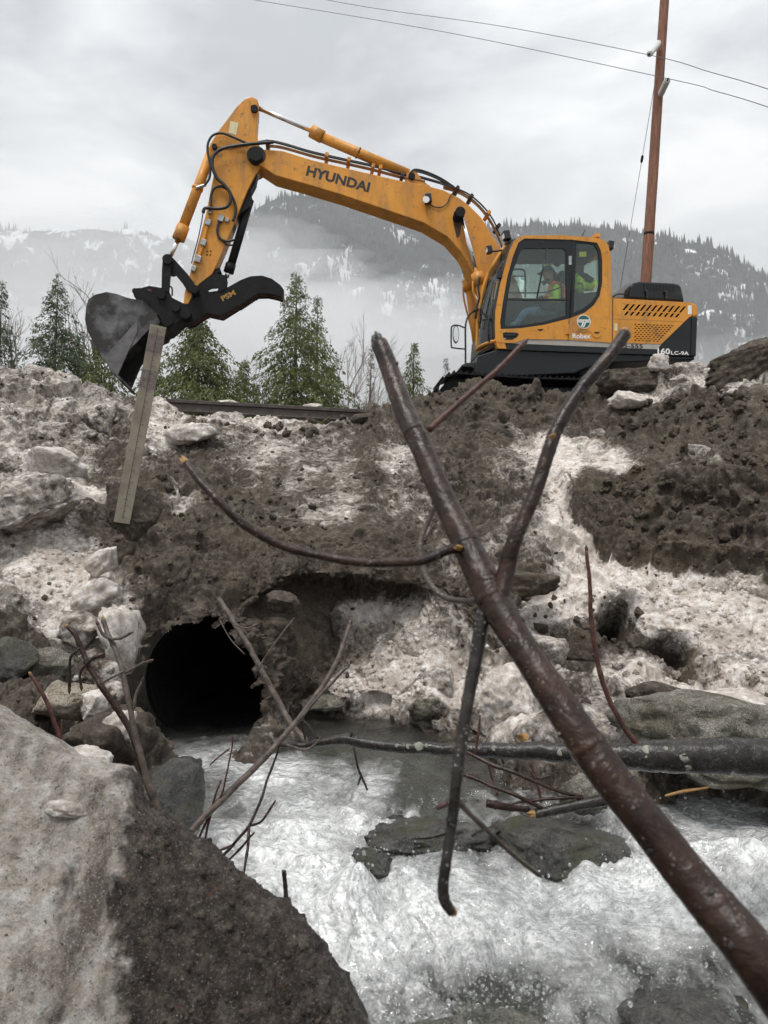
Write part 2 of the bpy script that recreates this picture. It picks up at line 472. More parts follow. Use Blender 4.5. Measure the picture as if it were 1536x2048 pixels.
# ------------------------------------------------------------------ the bank above the culvert
COLS = [-900, -400, 0, 100, 200, 300, 415, 520, 600, 700, 800, 950, 1060, 1150, 1250, 1350, 1450, 1536, 1950, 2500]
BK = {
    0:    [(733, 9.4), (850, 8.5), (945, 7.3), (1020, 6.5), (1110, 6.0), (1190, 5.5), (1290, 4.9), (1390, 4.2), (1520, 3.4)],
    100:  [(745, 9.5), (850, 8.7), (940, 7.6), (1025, 6.7), (1110, 6.2), (1190, 5.75), (1300, 5.1), (1400, 4.4), (1540, 3.5)],
    200:  [(775, 9.7), (850, 9.0), (930, 8.0), (1040, 6.9), (1115, 6.4), (1200, 5.9), (1300, 5.4), (1410, 4.7), (1570, 3.7)],
    300:  [(803, 10.0), (860, 9.1), (940, 8.1), (1040, 7.0), (1110, 6.4), (1190, 5.9), (1280, 5.6), (1400, 5.35), (1500, 4.8)],
    415:  [(824, 10.3), (870, 9.3), (950, 8.2), (1040, 7.1), (1110, 6.5), (1170, 6.05), (1225, 5.6), (1365, 5.5), (1490, 5.4)],
    520:  [(834, 10.4), (872, 9.4), (955, 8.3), (1040, 7.2), (1105, 6.6), (1160, 6.2), (1235, 5.95), (1350, 5.7), (1470, 5.5)],
    600:  [(840, 10.5), (880, 9.4), (960, 8.3), (1040, 7.3), (1105, 6.8), (1148, 6.45), (1180, 6.9), (1320, 6.65), (1400, 6.35)],
    700:  [(842, 10.6), (880, 9.5), (960, 8.3), (1040, 7.35), (1110, 6.85), (1148, 6.5), (1180, 6.95), (1310, 6.75), (1395, 6.55)],
    800:  [(806, 10.8), (870, 9.6), (960, 8.4), (1040, 7.5), (1115, 7.0), (1158, 6.65), (1190, 6.95), (1320, 6.6), (1405, 6.3)],
    950:  [(764, 11.2), (850, 10.2), (935, 9.0), (1020, 7.9), (1100, 7.1), (1170, 6.6), (1260, 6.3), (1360, 5.9), (1450, 5.4)],
    1060: [(778, 11.5), (855, 10.4), (940, 9.1), (1010, 8.1), (1095, 7.2), (1175, 6.6), (1265, 6.2), (1370, 5.7), (1465, 4.8)],
    1150: [(772, 11.6), (860, 10.4), (948, 9.0), (995, 8.4), (1100, 7.6), (1180, 7.0), (1270, 6.5), (1370, 5.7), (1465, 4.7)],
    1250: [(738, 11.3), (850, 10.1), (950, 8.6), (985, 8.1), (1110, 7.5), (1160, 7.0), (1275, 6.6), (1370, 5.7), (1460, 4.7)],
    1350: [(730, 11.0), (830, 9.8), (945, 8.2), (968, 7.75), (1120, 7.3), (1155, 6.95), (1285, 6.6), (1370, 5.7), (1455, 4.7)],
    1450: [(725, 10.8), (820, 9.5), (935, 7.9), (966, 7.5), (1120, 7.0), (1160, 6.75), (1285, 6.45), (1370, 5.6), (1450, 4.6)],
    1536: [(690, 10.5), (800, 9.1), (925, 7.7), (966, 7.2), (1120, 6.8), (1165, 6.55), (1285, 6.3), (1370, 5.5), (1450, 4.5)],
}
BK[-400] = [(735, 9.0), (860, 8.0), (960, 6.8), (1040, 6.0), (1120, 5.5), (1200, 5.0), (1290, 4.4), (1390, 3.7), (1560, 2.8)]
BK[-900] = [(740, 8.6), (870, 7.6), (970, 6.4), (1050, 5.6), (1130, 5.1), (1210, 4.5), (1300, 3.9), (1400, 3.3), (1600, 2.4)]
BK[1950] = [(680, 10.2), (800, 8.6), (925, 7.1), (966, 6.6), (1120, 6.2), (1165, 5.9), (1285, 5.7), (1370, 4.9), (1450, 4.0)]
BK[2500] = [(680, 9.8), (800, 8.2), (925, 6.6), (966, 6.1), (1120, 5.7), (1165, 5.4), (1285, 5.2), (1370, 4.4), (1450, 3.6)]
ctrl = []
for cpx in COLS:
    pts = [P(cpx, py, D) for py, D in BK[cpx]]
    top, bot = pts[0], pts[-1]
    head = [np.array((top[0] * 14.2 / top[1], 14.2, PLATEAU - 0.35)), np.array((top[0] * 1.11, top[1] + 1.15, min(top[2] - 0.1, PLATEAU + 0.1)))]
    tail = [bot + np.array((0, -0.25, -0.32)), bot + np.array((0, -0.5, -0.9))]
    ctrl.append(head + pts + tail)
ctrl = np.array(ctrl).transpose(1, 0, 2)                 # rows (top to bottom) x columns
ccnt = [14, 36] + [max(10, int((COLS[i + 1] - COLS[i]) * 0.50)) for i in range(2, len(COLS) - 3)] + [60, 16]
rcnt = [14, 30] + [56, 60, 64, 52, 46, 56, 52, 50] + [16, 6]
G = crom(crom(ctrl, rcnt, 0), ccnt, 1)
nr, nc = G.shape[:2]
# an index of the row position (0 at the crest) that fades the relief out beyond the bank
v_row = np.concatenate([[0.15] * rcnt[0], np.linspace(0.3, 1, rcnt[1]), np.ones(nr - rcnt[0] - rcnt[1])])[:, None] * np.ones((1, nc))
N = grid_normals(G)
if N[nr // 2, nc // 2, 1] > 0: N = -N
flat = G.reshape(-1, 3); nf = N.reshape(-1, 3); vr = v_row.ravel()
gpx, gpy = proj(flat)
def blob(L):
    a = np.zeros(len(flat))
    for (bx_, by_, rx, ry, s) in L:
        a += s * np.exp(-(((gpx - bx_) / rx) ** 2 + ((gpy - by_) / ry) ** 2))
    return a
# how much snow lies where; the melt holes' shade is put in as soil
snow = 0.355 + blob([
    (100, 830, 170, 90, 0.22), (60, 960, 90, 60, 0.20), (160, 985, 60, 22, 0.5), (90, 1110, 90, 55, 0.65), (190, 1215, 60, 60, 0.55), (110, 1240, 60, 50, 0.3),
    (250, 1290, 40, 60, 0.35), (300, 1180, 60, 50, 0.1), (440, 800, 130, 30, 0.35), (540, 870, 90, 70, 0.18), (650, 950, 110, 70, 0.10), (370, 1015, 40, 30, 0.5),
    (330, 860, 40, 40, 0.3), (720, 930, 60, 60, 0.10), (800, 930, 60, 40, 0.15), (700, 830, 90, 20, 0.3),
    (1170, 915, 100, 38, 0.65), (1090, 880, 40, 20, 0.25), (1275, 790, 45, 18, 0.65), (1120, 1030, 40, 90, 0.48), (1180, 1110, 45, 60, 0.35), (1400, 770, 70, 20, 0.35), (1500, 740, 60, 30, 0.25),
    (1330, 1215, 230, 70, 0.62), (1150, 1180, 60, 50, 0.35), (1480, 1185, 110, 75, 0.25), (1000, 1400, 70, 80, 0.45), (760, 1215, 110, 28, 0.45), (820, 1300, 120, 50, 0.22),
    (730, 1380, 70, 35, 0.45), (1030, 1280, 70, 70, 0.25), (1420, 1360, 160, 45, 0.35), (1250, 1330, 90, 22, 0.30), (1420, 1030, 18, 26, 0.5), (230, 1390, 50, 50, 0.25), (880, 1360, 70, 60, 0.3), (1060, 1190, 60, 50, 0.2), (1400, 925, 60, 14, 0.3), (680, 1030, 90, 18, 0.15)]) - blob([
    (1430, 1050, 190, 75, 0.42), (1370, 870, 160, 70, 0.36), (1250, 860, 90, 45, 0.18), (870, 830, 130, 60, 0.24), (920, 960, 45, 110, 0.2), (740, 900, 25, 120, 0.25), (420, 1060, 160, 80, 0.25),
    (600, 1150, 230, 45, 0.42), (560, 1260, 70, 90, 0.45), (620, 900, 60, 30, 0.12), (220, 930, 30, 30, 0.2), (250, 1050, 60, 45, 0.3), (240, 870, 60, 40, 0.1), (450, 1190, 130, 35, 0.35), (1240, 1232, 40, 50, 1.3), (1330, 1288, 48, 26, 0.9), (1190, 1230, 60, 50, 0.35),  # the strongest blobs paint the melt holes dark, as deep shade
    (1080, 1140, 55, 35, 0.35), (60, 1290, 80, 50, 0.35), (60, 1430, 90, 50, 0.3), (250, 1430, 60, 60, 0.2), (1050, 800, 140, 40, 0.12), (670, 1080, 170, 30, 0.2), (360, 940, 50, 50, 0.25), (1000, 1190, 90, 40, 0.2), (620, 1300, 60, 50, 0.3), (1150, 1280, 60, 40, 0.25), (340, 1270, 60, 70, 0.2), (1200, 770, 70, 40, 0.3)])
yc0 = np.interp(gpx, [1090, 1120, 1150, 1200, 1260, 1350, 1450, 1536, 1700], [935, 970, 1025, 1092, 1126, 1142, 1140, 1150, 1150]) + 10 * noise(flat * 3.0) + 5 * noise(flat * 11)
w0 = sstep(1095, 1150, gpx)
snow = snow + w0 * (-0.45 * sstep(yc0 + 4, yc0 - 6, gpy) * sstep(yc0 - 190, yc0 - 130, gpy) * sstep(1120, 1180, gpx) + 0.28 * sstep(yc0 - 2, yc0 + 12, gpy) * sstep(yc0 + 170, yc0 + 110, gpy))
snow = snow + 0.20 * fbm(flat * 0.9 + 5, 4) + 0.22 * fbm(flat * np.array((3.2, 2.0, 0.9)) + 21, 4, 0.6)
rough_dirt = sstep(0.55, 0.25, snow)
# relief: heaves, blocky breaks, clods, grit
warp = flat + 0.22 * np.stack([noise(flat * 1.3), noise(flat * 1.3 + 31), noise(flat * 1.3 + 67)], -1) + 0.05 * np.stack([noise(flat * 6), noise(flat * 6 + 31), noise(flat * 6 + 67)], -1)
disp = 0.17 * fbm(flat * 0.75, 3) + 0.15 * (0.5 - np.abs(fbm(warp * 1.5 + 9, 4)) * 2) - 0.05
w1, w2, cid = worley(warp * np.array((1.9, 1.9, 2.6)))
disp += (cid - 0.5) * 0.24 * sstep(0.0, 0.10, w2 - w1) * (0.25 + 0.75 * sstep(-0.15, 0.2, fbm(flat * 0.6 + 44, 2)))
w1b, w2b, cb = worley(warp * 5.5)
disp += (0.05 * np.clip(0.55 - w1b, -0.2, 1) + 0.075 * (cb - 0.5) * sstep(0.0, 0.14, w2b - w1b)) * (0.15 + 0.8 * rough_dirt)
w1c, w2c, cc = worley(flat * 14 + 0.5 * noise(flat * 9)[:, None])
disp += (0.032 * np.clip(0.5 - w1c, -0.2, 1) * (0.4 + cc) + 0.022 * (cc - 0.5)) * (0.15 + 1.1 * rough_dirt)
disp += 0.050 * fbm(flat * 6, 5, 0.62) * (0.35 + 0.65 * rough_dirt) + 0.012 * fbm(flat * 38, 2, 0.6) * (0.4 + 0.8 * rough_dirt)
# the bucket has scraped parts of the slope flat
smooth_patch = np.clip(blob([(620, 940, 140, 80, 0.75), (1160, 920, 110, 40, 0.9), (110, 1110, 110, 60, 0.75), (960, 860, 130, 70, 0.4), (720, 1050, 220, 45, 0.65), (1340, 1215, 230, 60, 0.65), (760, 1210, 100, 30, 0.5)]), 0, 0.85)
disp *= (1 - smooth_patch)
# ruts left by the tracks running down to the cut
for rx0, rx1, w_, dep in ((745, 735, 26, -0.05), (960, 905, 16, 0.06), (905, 868, 14, -0.035)):
    cx_ = rx0 + (rx1 - rx0) * np.clip((gpy - 800) / 250, 0, 1)
    m_ = np.exp(-((gpx - cx_) / w_) ** 2) * sstep(790, 830, gpy) * sstep(1060, 1000, gpy)
    disp -= dep * m_ * (0.8 + 0.5 * np.sin(gpy * 0.42))
# hollows in the cut snow: two melt holes beside the stream
for hx, hy, rx, ry, dep in ((1236, 1228, 30, 38, 1.0), (1335, 1288, 36, 18, 0.45), (268, 1235, 26, 26, 0.2), (555, 1205, 40, 30, 0.22), (1090, 1170, 60, 22, 0.2)):
    disp -= dep * np.exp(-((((gpx - hx) / rx) ** 2 + ((gpy - hy) / ry) ** 2) ** 2))
yc = np.interp(gpx, [1090, 1120, 1150, 1200, 1260, 1350, 1450, 1536, 1700], [935, 970, 1025, 1092, 1126, 1142, 1140, 1150, 1150]) + 10 * noise(flat * 3.0) + 5 * noise(flat * 11)
win = sstep(1095, 1150, gpx)
disp += win * (0.15 * np.exp(-((gpy - (yc - 22)) / 20) ** 2) - 0.09 * np.exp(-((gpy - (yc + 22)) / 26) ** 2))
y2 = 966 + 3 * noise(flat * 2.5)
disp += sstep(1160, 1230, gpx) * (0.06 * np.exp(-((gpy - (y2 - 4)) / 7) ** 2) - 0.05 * np.exp(-((gpy - (y2 + 14)) / 12) ** 2))
y3 = 1142 + 14 * noise(flat * 2.2 + 5) + 6 * noise(flat * 9)
wn3 = sstep(500, 560, gpx) * sstep(900, 840, gpx)
disp += wn3 * (0.10 * np.exp(-((gpy - (y3 - 14)) / 14) ** 2) - 0.05 * np.exp(-((gpy - (y3 + 20)) / 16) ** 2))
flat = flat + nf * (disp * vr)[:, None]
BANK_V = flat; BANK_PX, BANK_PY = proj(flat)
F = grid_faces(nr, nc)
# culvert mouth
CULV = P(376, 1388, 5.5); CR = 0.48
cx, cz = CULV[0], CULV[2]
def in_mouth(V, grow=1.0):
    wob = 1 + 0.16 * noise(np.stack([V[:, 0] * 4, V[:, 2] * 4, V[:, 1] * 0], -1)) + 0.12 * noise(np.stack([V[:, 0] * 13, V[:, 2] * 13, V[:, 1] * 0], -1))
    return ((V[:, 0] - cx) ** 2 + (V[:, 2] - cz) ** 2 < (CR * grow * wob) ** 2) & (V[:, 1] < 6.7) & (V[:, 1] > 5.0 + 0.45 * sstep(0.25, 0.45, cx - V[:, 0]))
inm = in_mouth(flat)
keep = ~inm[F].any(axis=1)
bank = mesh_np('bank', flat, F[keep][:, ::-1], M['bank'], org=(0, 8, 0))
bank['kind'] = 'structure'
bank.data.attributes.new('snow', 'FLOAT', 'POINT').data.foreach_set('value', snow.astype(np.float32))
def on_bank(px, py):
    d = (BANK_PX - px) ** 2 + (BANK_PY - py) ** 2
    k = np.argpartition(d, 6)[:6]
    return BANK_V[k[np.argmin(BANK_V[k, 1])]]

# ------------------------------------------------------------------ culvert pipe running back under the bank
cul = empty('culvert', (cx, 5.6, cz - 0.55))
mb = MB()
nseg, nring = 40, 120
V = []
for k in range(nring):
    y = 6.15 + k * 0.045
    r = 0.50 + 0.012 * math.sin(k * math.pi / 1.5)
    for a in range(nseg):
        an = 2 * math.pi * a / nseg
        V.append((cx + r * math.cos(an), y, cz + r * math.sin(an)))
Fc = [(k * nseg + a, k * nseg + (a + 1) % nseg, (k + 1) * nseg + (a + 1) % nseg, (k + 1) * nseg + a) for k in range(nring - 1) for a in range(nseg)]
mb.add(V, Fc)
mb.build('corrugated_wall', simple('shade_black_pipe', (0.011, 0.009, 0.0075), 0.9, 0.0, var=0.5, scale=8), cul, smooth=True, fixn=False)  # wall colour taken near black to carry the shade inside the pipe
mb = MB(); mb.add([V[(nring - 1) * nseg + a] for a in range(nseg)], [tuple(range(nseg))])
mb.build('inner_light_stop', M['void'], cul)  # added cap that keeps daylight out of the far end
# packed soil round the pipe behind the face of the bank
na = 48; V = []
for rr_, yy in ((0.49, 6.20), (0.64, 6.48), (1.15, 7.05)):
    for a in range(na):
        an = 2 * math.pi * a / na; V.append((cx + rr_ * math.cos(an), yy, cz + rr_ * math.sin(an)))
mb = MB(); mb.add(V, [(k * na + a, k * na + (a + 1) % na, (k + 1) * na + (a + 1) % na, (k + 1) * na + a) for k in range(2) for a in range(na)])
mb.build('soil_collar', M['soil'], cul, smooth=True, fixn=False)
tagit(cul, 'dark round culvert pipe mouth under the bank, stream pouring out', 'culvert')

# ------------------------------------------------------------------ stream bed and water
def water_z(x, y):
    z = np.interp(y, [1.2, 2.0, 2.6, 3.1, 3.45, 3.8, 4.4, 5.0, 5.6, 9], [-0.46, -0.41, -0.33, -0.24, -0.18, -0.13, -0.09, -0.05, -0.02, 0.02])
    return z
def water_h(x, y):
    p = np.stack([x, y, np.zeros_like(x)], -1)
    z = water_z(x, y)
    turb = sstep(5.0, 3.9, y) * 0.75 + 0.25
    calm = np.exp(-(((x - 0.05) / 0.85) ** 2 + ((y - 6.0) / 0.62) ** 2))
    turb = turb * (1 - 0.7 * calm)
    q = p + 0.18 * np.stack([noise(p * 2.2), noise(p * 2.2 + 40), 0 * x], -1)
    # stretch the waves along the flow, which runs from the culvert toward the lower right
    al, ac = 0.50 * q[:, 0] - 0.866 * q[:, 1], 0.866 * q[:, 0] + 0.50 * q[:, 1]
    q = np.stack([ac, al * 0.5, 0 * x], -1); s = np.array((1.0, 1.0, 1.0))
    tong = 0.22 + 1.15 * sstep(-0.22, 0.30, noise(q * 1.25 + 77))       # smooth tongues between broken water
    bil = lambda n: 0.36 - np.sqrt(n * n + 0.004)
    q2 = q + 0.04 * np.stack([noise(q * 6), noise(q * 6 + 40), 0 * x], -1)
    z = z + turb * (0.11 * fbm(q * s * 1.5, 3) + 0.17 * bil(noise(q * s * 2.6 + 12)) + 0.085 * tong * bil(noise(q2 * s * 5.8 + 3)) + 0.040 * tong * bil(noise(q2 * s * 13 + 8)) + tong * (0.011 * noise(q2 * s * 24) + 0.003 * noise(q2 * 44)))
    # standing waves where the stream drops over the ledge, and the rush at the right
    z = z + 0.10 * np.exp(-(((x + 0.45) / 0.5) ** 2 + ((y - 3.35) / 0.22) ** 2)) + 0.09 * np.exp(-(((x - 1.75) / 0.5) ** 2 + ((y - 3.5) / 0.4) ** 2)) - 0.05 * np.exp(-(((x - 0.3) / 0.7) ** 2 + ((y - 3.0) / 0.25) ** 2))
    return z, turb, calm
xs = np.concatenate([np.linspace(-2.4, -1.81, 40), np.linspace(-1.8, 2.3, 640), np.linspace(2.31, 3.2, 60)]); ys = np.concatenate([np.linspace(1.5, 2.39, 60), np.linspace(2.4, 4.2, 330), np.linspace(4.21, 6.0, 170), np.linspace(6.05, 9.6, 50)])
WX, WY = np.meshgrid(xs, ys)
wz, turb, calm = water_h(WX.ravel(), WY.ravel())
pw = np.stack([WX.ravel(), WY.ravel(), np.zeros(WX.size)], -1)
foam = 0.40 * turb + 0.70 * fbm(pw * np.array((1.5, 0.85, 1)) + 3, 4) + 0.15 * noise(pw * np.array((7, 3, 1))) + 1.9 * (wz - water_z(pw[:, 0], pw[:, 1]))
foam = foam - 0.10 * sstep(3.4, 2.9, pw[:, 1]) - 0.42 * calm - 1.6 * sstep(5.8, 6.2, pw[:, 1]) + 0.35 * np.exp(-(((pw[:, 0] - cx - 0.15) / 0.45) ** 2 + ((pw[:, 1] - 5.05) / 0.4) ** 2))  # foam white is taken out inside the pipe to darken the water like shade
wpx, wpy = proj(np.stack([pw[:, 0], pw[:, 1], wz], -1))
def wb(L):
    a = np.zeros(len(wpx))
    for (bx_, by_, rx, ry, s) in L: a += s * np.exp(-(((wpx - bx_) / rx) ** 2 + ((wpy - by_) / ry) ** 2))
    return a
foam += wb([(600, 1570, 170, 70, 0.45), (640, 1700, 160, 60, 0.35), (800, 1800, 180, 60, 0.3), (1200, 1780, 200, 60, 0.35), (1430, 1640, 130, 50, 0.5), (430, 1490, 60, 30, 0.2), (700, 1920, 80, 120, 0.3), (1000, 1880, 200, 50, 0.2)])
foam -= wb([(960, 1995, 150, 50, 0.22), (1380, 1965, 150, 60, 0.20), (850, 1420, 140, 40, 0.2), (1080, 1660, 140, 40, 0.4), (870, 1560, 70, 50, 0.3), (640, 1420, 60, 20, 0.2)])
t = NT('rushing_water'); cs = t.coord(scale=(1, 0.55, 1))
fo = t.math('ADD', t.attr('foam'), t.math('MULTIPLY', t.math('SUBTRACT', t.noise(cs, 8, 5, 0.55, 0.6), 0.5), 0.8))
fo = t.math('ADD', fo, t.math('MULTIPLY', t.math('SUBTRACT', t.noise(cs, 38, 5, 0.65, 0.2), 0.5), 0.32))
ff = t.ramp(fo, [(0.14, 0.02), (0.42, 0.34), (0.85, 0.86)])
vo = t.new('TexVoronoi', Vector=t.coord(), Scale=95.0); vo.feature = 'SMOOTH_F1'
b1 = t.bump(t.noise(t.coord(), 24, 2, 0.5, 0.3), 0.6, 0.045)
b2 = t.bump(vo.outputs['Distance'], 0.35, 0.012, b1)
clear = t.bsdf(Base_Color=(0.86, 0.89, 0.84), Roughness=0.04, IOR=1.33, Transmission_Weight=1.0, Normal=b2)
white = t.bsdf(Base_Color=t.ramp(t.noise(t.coord(), 20, 6, 0.65, 0.3), [(0.34, (0.42, 0.43, 0.42)), (0.60, (0.86, 0.865, 0.86))]), Roughness=0.06, Normal=b2, Specular_IOR_Level=1.0, Coat_Weight=0.4, Coat_Roughness=0.03, Subsurface_Weight=0.25, Subsurface_Radius=(0.03, 0.035, 0.035))
mx = t.new('MixShader', Fac=ff); t.l.new(clear.outputs[0], mx.inputs[1]); t.l.new(white.outputs[0], mx.inputs[2])
M['water'] = t.done(mx)
WF = grid_faces(*WX.shape)
wv = np.stack([pw[:, 0], pw[:, 1], wz], -1)
# the stream goes back into the pipe; outside the pipe it ends at the foot of the bank
okv = (wv[:, 1] < 7.3) | (np.abs(wv[:, 0] - cx) < 0.47)
water = mesh_np('stream_water', wv, WF[okv[WF].all(axis=1)], M['water'], org=(0, 3, 0))
water['kind'] = 'structure'
water.data.attributes.new('foam', 'FLOAT', 'POINT').data.foreach_set('value', foam.astype(np.float32))

xs = np.linspace(-3, 3.6, 200); ys = np.linspace(1.2, 7.2, 180)
BX, BY = np.meshgrid(xs, ys)
pb = np.stack([BX.ravel(), BY.ravel(), 0 * BX.ravel()], -1)
d1, d2, ci = worley(pb * 4.2)
bz = water_z(BX.ravel(), BY.ravel()) - 0.20 + 0.10 * fbm(pb * 1.5, 3) + 0.11 * np.clip(0.6 - d1, -0.2, 1) * (0.3 + ci) + 0.02 * fbm(pb * 12, 3)
bed = mesh_np('stream_bed', np.stack([pb[:, 0], pb[:, 1], bz], -1), grid_faces(*BX.shape), M['bed_rock'], org=(0, 3, 0))
bed['kind'] = 'structure'

# droplets and bubbles thrown up by the rapids
def ico(sub):
    bm = bmesh.new(); bmesh.ops.create_icosphere(bm, subdivisions=sub, radius=1.0)
    v = np.array([q.co[:] for q in bm.verts]); f = np.array([[q.index for q in fc.verts] for fc in bm.faces]); bm.free()
    return v, f
IV1, IF1 = ico(1); IV2, IF2 = ico(2); IV3, IF3 = ico(3); IV4, IF4 = ico(4); IV5, IF5 = ico(5)
rg = np.random.default_rng(5)
t = NT('water_drop')
M['drop'] = t.done(t.bsdf(Base_Color=(0.95, 0.97, 0.97), Roughness=0.02, IOR=1.33, Transmission_Weight=0.85))
Vs = []; Fs = []
spots = [(640, 1665, 150, 50, 500), (780, 1760, 200, 70, 900), (1000, 1830, 260, 80, 1300), (1280, 1800, 240, 80, 900), (1440, 1650, 130, 60, 600), (760, 1920, 100, 110, 700), (1100, 1970, 380, 80, 1300)]
DX = []
for sx, sy, rx, ry, nn in spots:
    for _ in range(nn):
        d = ray(rg.normal(sx, rx * 0.6), rg.normal(sy, ry * 0.6)); tt = (CAM[2] + 0.22) / max(0.05, -d[2])
        if 1.6 < d[1] * tt < 5.0: DX.append((d[0] * tt, d[1] * tt))
DX = np.array(DX); dz0 = water_h(DX[:, 0], DX[:, 1])[0]
for k, ((x, y), z0) in enumerate(zip(DX, dz0)):
    r = rg.choice([0.003, 0.004, 0.006, 0.009], p=[0.36, 0.36, 0.21, 0.07]) * rg.uniform(0.8, 1.2)
    h = (rg.uniform(-0.3, 0.7) * r) if rg.random() < 0.82 else abs(rg.normal(0, 0.05))
    Vs.append(IV1 * r * np.array((1, 1, rg.uniform(0.9, 1.4))) + (x, y, z0 + h)); Fs.append(IF1 + k * len(IV1))
sp = mesh_np('water_spray', np.concatenate(Vs), np.concatenate(Fs), M['drop'], org=(0, 3, 0))
tagit(sp, 'clear droplets and bubbles thrown up by the white rapids', 'water spray', kind='stuff')

# ------------------------------------------------------------------ mountains
def forest_mat(name, snow_at, base=(0.020, 0.026, 0.030)):
    t = NT(name); c = t.coord(); cs = t.coord(scale=(1, 1, 0.42))
    col = t.ramp(t.noise(c, 0.02, 8, 0.7), [(0.3, tuple(x * 0.6 for x in base)), (0.7, tuple(x * 1.7 for x in base))])
    n = t.math('ADD', t.noise(cs, 0.012, 9, 0.72, 0.6), t.math('MULTIPLY', t.math('SUBTRACT', t.noise(cs, 0.0028, 4), 0.5), 0.55))
    f = t.ramp(n, [(snow_at, 0.0), (snow_at + 0.035, 1.0)])
    col = t.mix(f, col, (0.72, 0.74, 0.77))
    return t.done(t.bsdf(Base_Color=col, Roughness=0.9, Specular_IOR_Level=0.1))
M['forest'] = forest_mat('forested_slope', 0.575)
M['forest_snow'] = forest_mat('snowy_forest', 0.545)
t = NT('far_conifer'); c = t.coord()
M['far_tree'] = t.done(t.bsdf(Base_Color=t.ramp(t.noise(c, 0.05, 5), [(0.3, (0.010, 0.014, 0.014)), (0.7, (0.036, 0.044, 0.040))]), Roughness=0.95, Specular_IOR_Level=0.05))
def mountain(name, ridge, dr, db, mat, label, ntree, th, seed, rough=1.0):
    pxs = np.linspace(ridge[0][0], ridge[-1][0], 260)
    rp = np.interp(pxs, [r[0] for r in ridge], [r[1] for r in ridge])
    rp = np.convolve(np.pad(rp, 5, mode='edge'), np.ones(11) / 11, 'valid')
    rows = np.concatenate([np.linspace(0, 1, 100), [1.06, 1.2, 1.45]])
    V = np.zeros((len(rows), len(pxs), 3))
    for j, v in enumerate(rows):
        D = db + (dr - db) * min(v, 1.6)
        for i, px in enumerate(pxs):
            d = ray(px, rp[i]); top = CAM[2] + d[2] / d[1] * dr
            zz = top * (v ** 0.85) if v <= 1 else top * (1 - (v - 1) * 1.2)
            V[j, i] = ((px - 768) / FPX * D / d[1] * 1.0, D, zz)
    flat = V.reshape(-1, 3)
    env = np.repeat(np.clip(np.sin(np.clip(rows, 0, 1) * math.pi * 0.93) * 1.1 + 0.06, 0, 1), len(pxs))
    q = flat / (dr * 0.07)
    dz = (fbm(q + seed, 4) * 0.5 - np.abs(fbm(q * 1.7 + seed * 2, 3)) * 0.6 + 0.12) * dr * 0.05 * rough
    flat[:, 2] += dz * env + fbm(q * 5, 2) * dr * 0.004 * (0.2 + env); flat[:, 1] += fbm(q * 1.3 + 71, 3) * dr * 0.05 * env
    o = mesh_np(name, flat, grid_faces(len(rows), len(pxs)), mat, org=(0, db, 0))
    o['kind'] = 'structure'
    # single far conifers that make the ragged skyline and the texture of the slope
    rg = np.random.default_rng(seed)
    V3 = flat.reshape(len(rows), len(pxs), 3)
    jj = (rg.random(ntree) ** 0.55) * 101.0; ii = rg.random(ntree) * (len(pxs) - 1.01)
    j0 = jj.astype(int); i0 = ii.astype(int); fj = (jj - j0)[:, None]; fi = (ii - i0)[:, None]
    base = (V3[j0, i0] * (1 - fi) + V3[j0, i0 + 1] * fi) * (1 - fj) + (V3[j0 + 1, i0] * (1 - fi) + V3[j0 + 1, i0 + 1] * fi) * fj
    bare = (noise(base / (dr * 0.035)) + 0.6 * noise(base / (dr * 0.012))) > 0.16
    base = base[~bare]; n = len(base)
    h = th * rg.choice([0.45, 0.6, 0.8, 1.0, 1.2], n) * rg.uniform(0.8, 1.15, n) * (0.75 + 0.5 * sstep(-0.3, 0.3, noise(base / (dr * 0.02)))); w = h * rg.uniform(0.13, 0.22, n)
    a0 = rg.random(n) * 6.28
    Vt = np.zeros((n, 5, 3)); Vt[:, 4] = base + np.stack([0 * h, 0 * h, h], -1)
    for q_ in range(4):
        Vt[:, q_] = base + np.stack([np.cos(a0 + q_ * 1.571) * w, np.sin(a0 + q_ * 1.571) * w, -0.15 * h], -1)
    b = (np.arange(n) * 5)[:, None]
    Ft = np.concatenate([b + np.array([[q_, (q_ + 1) % 4, 4]]) for q_ in range(4)])
    tr = mesh_np('mountain_forest', Vt.reshape(-1, 3), Ft, M['far_tree'], org=(0, db, 0), smooth=False)
    tagit(tr, label, 'forest', kind='stuff')
    return o
mountain('mountain', [(-300, 640), (100, 600), (330, 530), (440, 470), (500, 418), (560, 395), (610, 390), (680, 412), (780, 440), (900, 446), (990, 452), (1060, 452), (1150, 455), (1210, 458), (1290, 466), (1380, 486), (1460, 520), (1536, 556), (1700, 640), (2100, 800)],
         2300, 1100, M['forest'], 'dark conifer forest with snow patches covering the nearer mountain', 26000, 26, 3)
mountain('snowy_mountain', [(-500, 500), (-150, 470), (0, 458), (80, 468), (150, 462), (230, 455), (285, 462), (330, 478), (360, 470), (420, 500), (520, 560), (800, 640)],
         3000, 2000, M['forest_snow'], 'pale snow dusted forest on the faint distant ridge', 9000, 22, 8, rough=1.3)

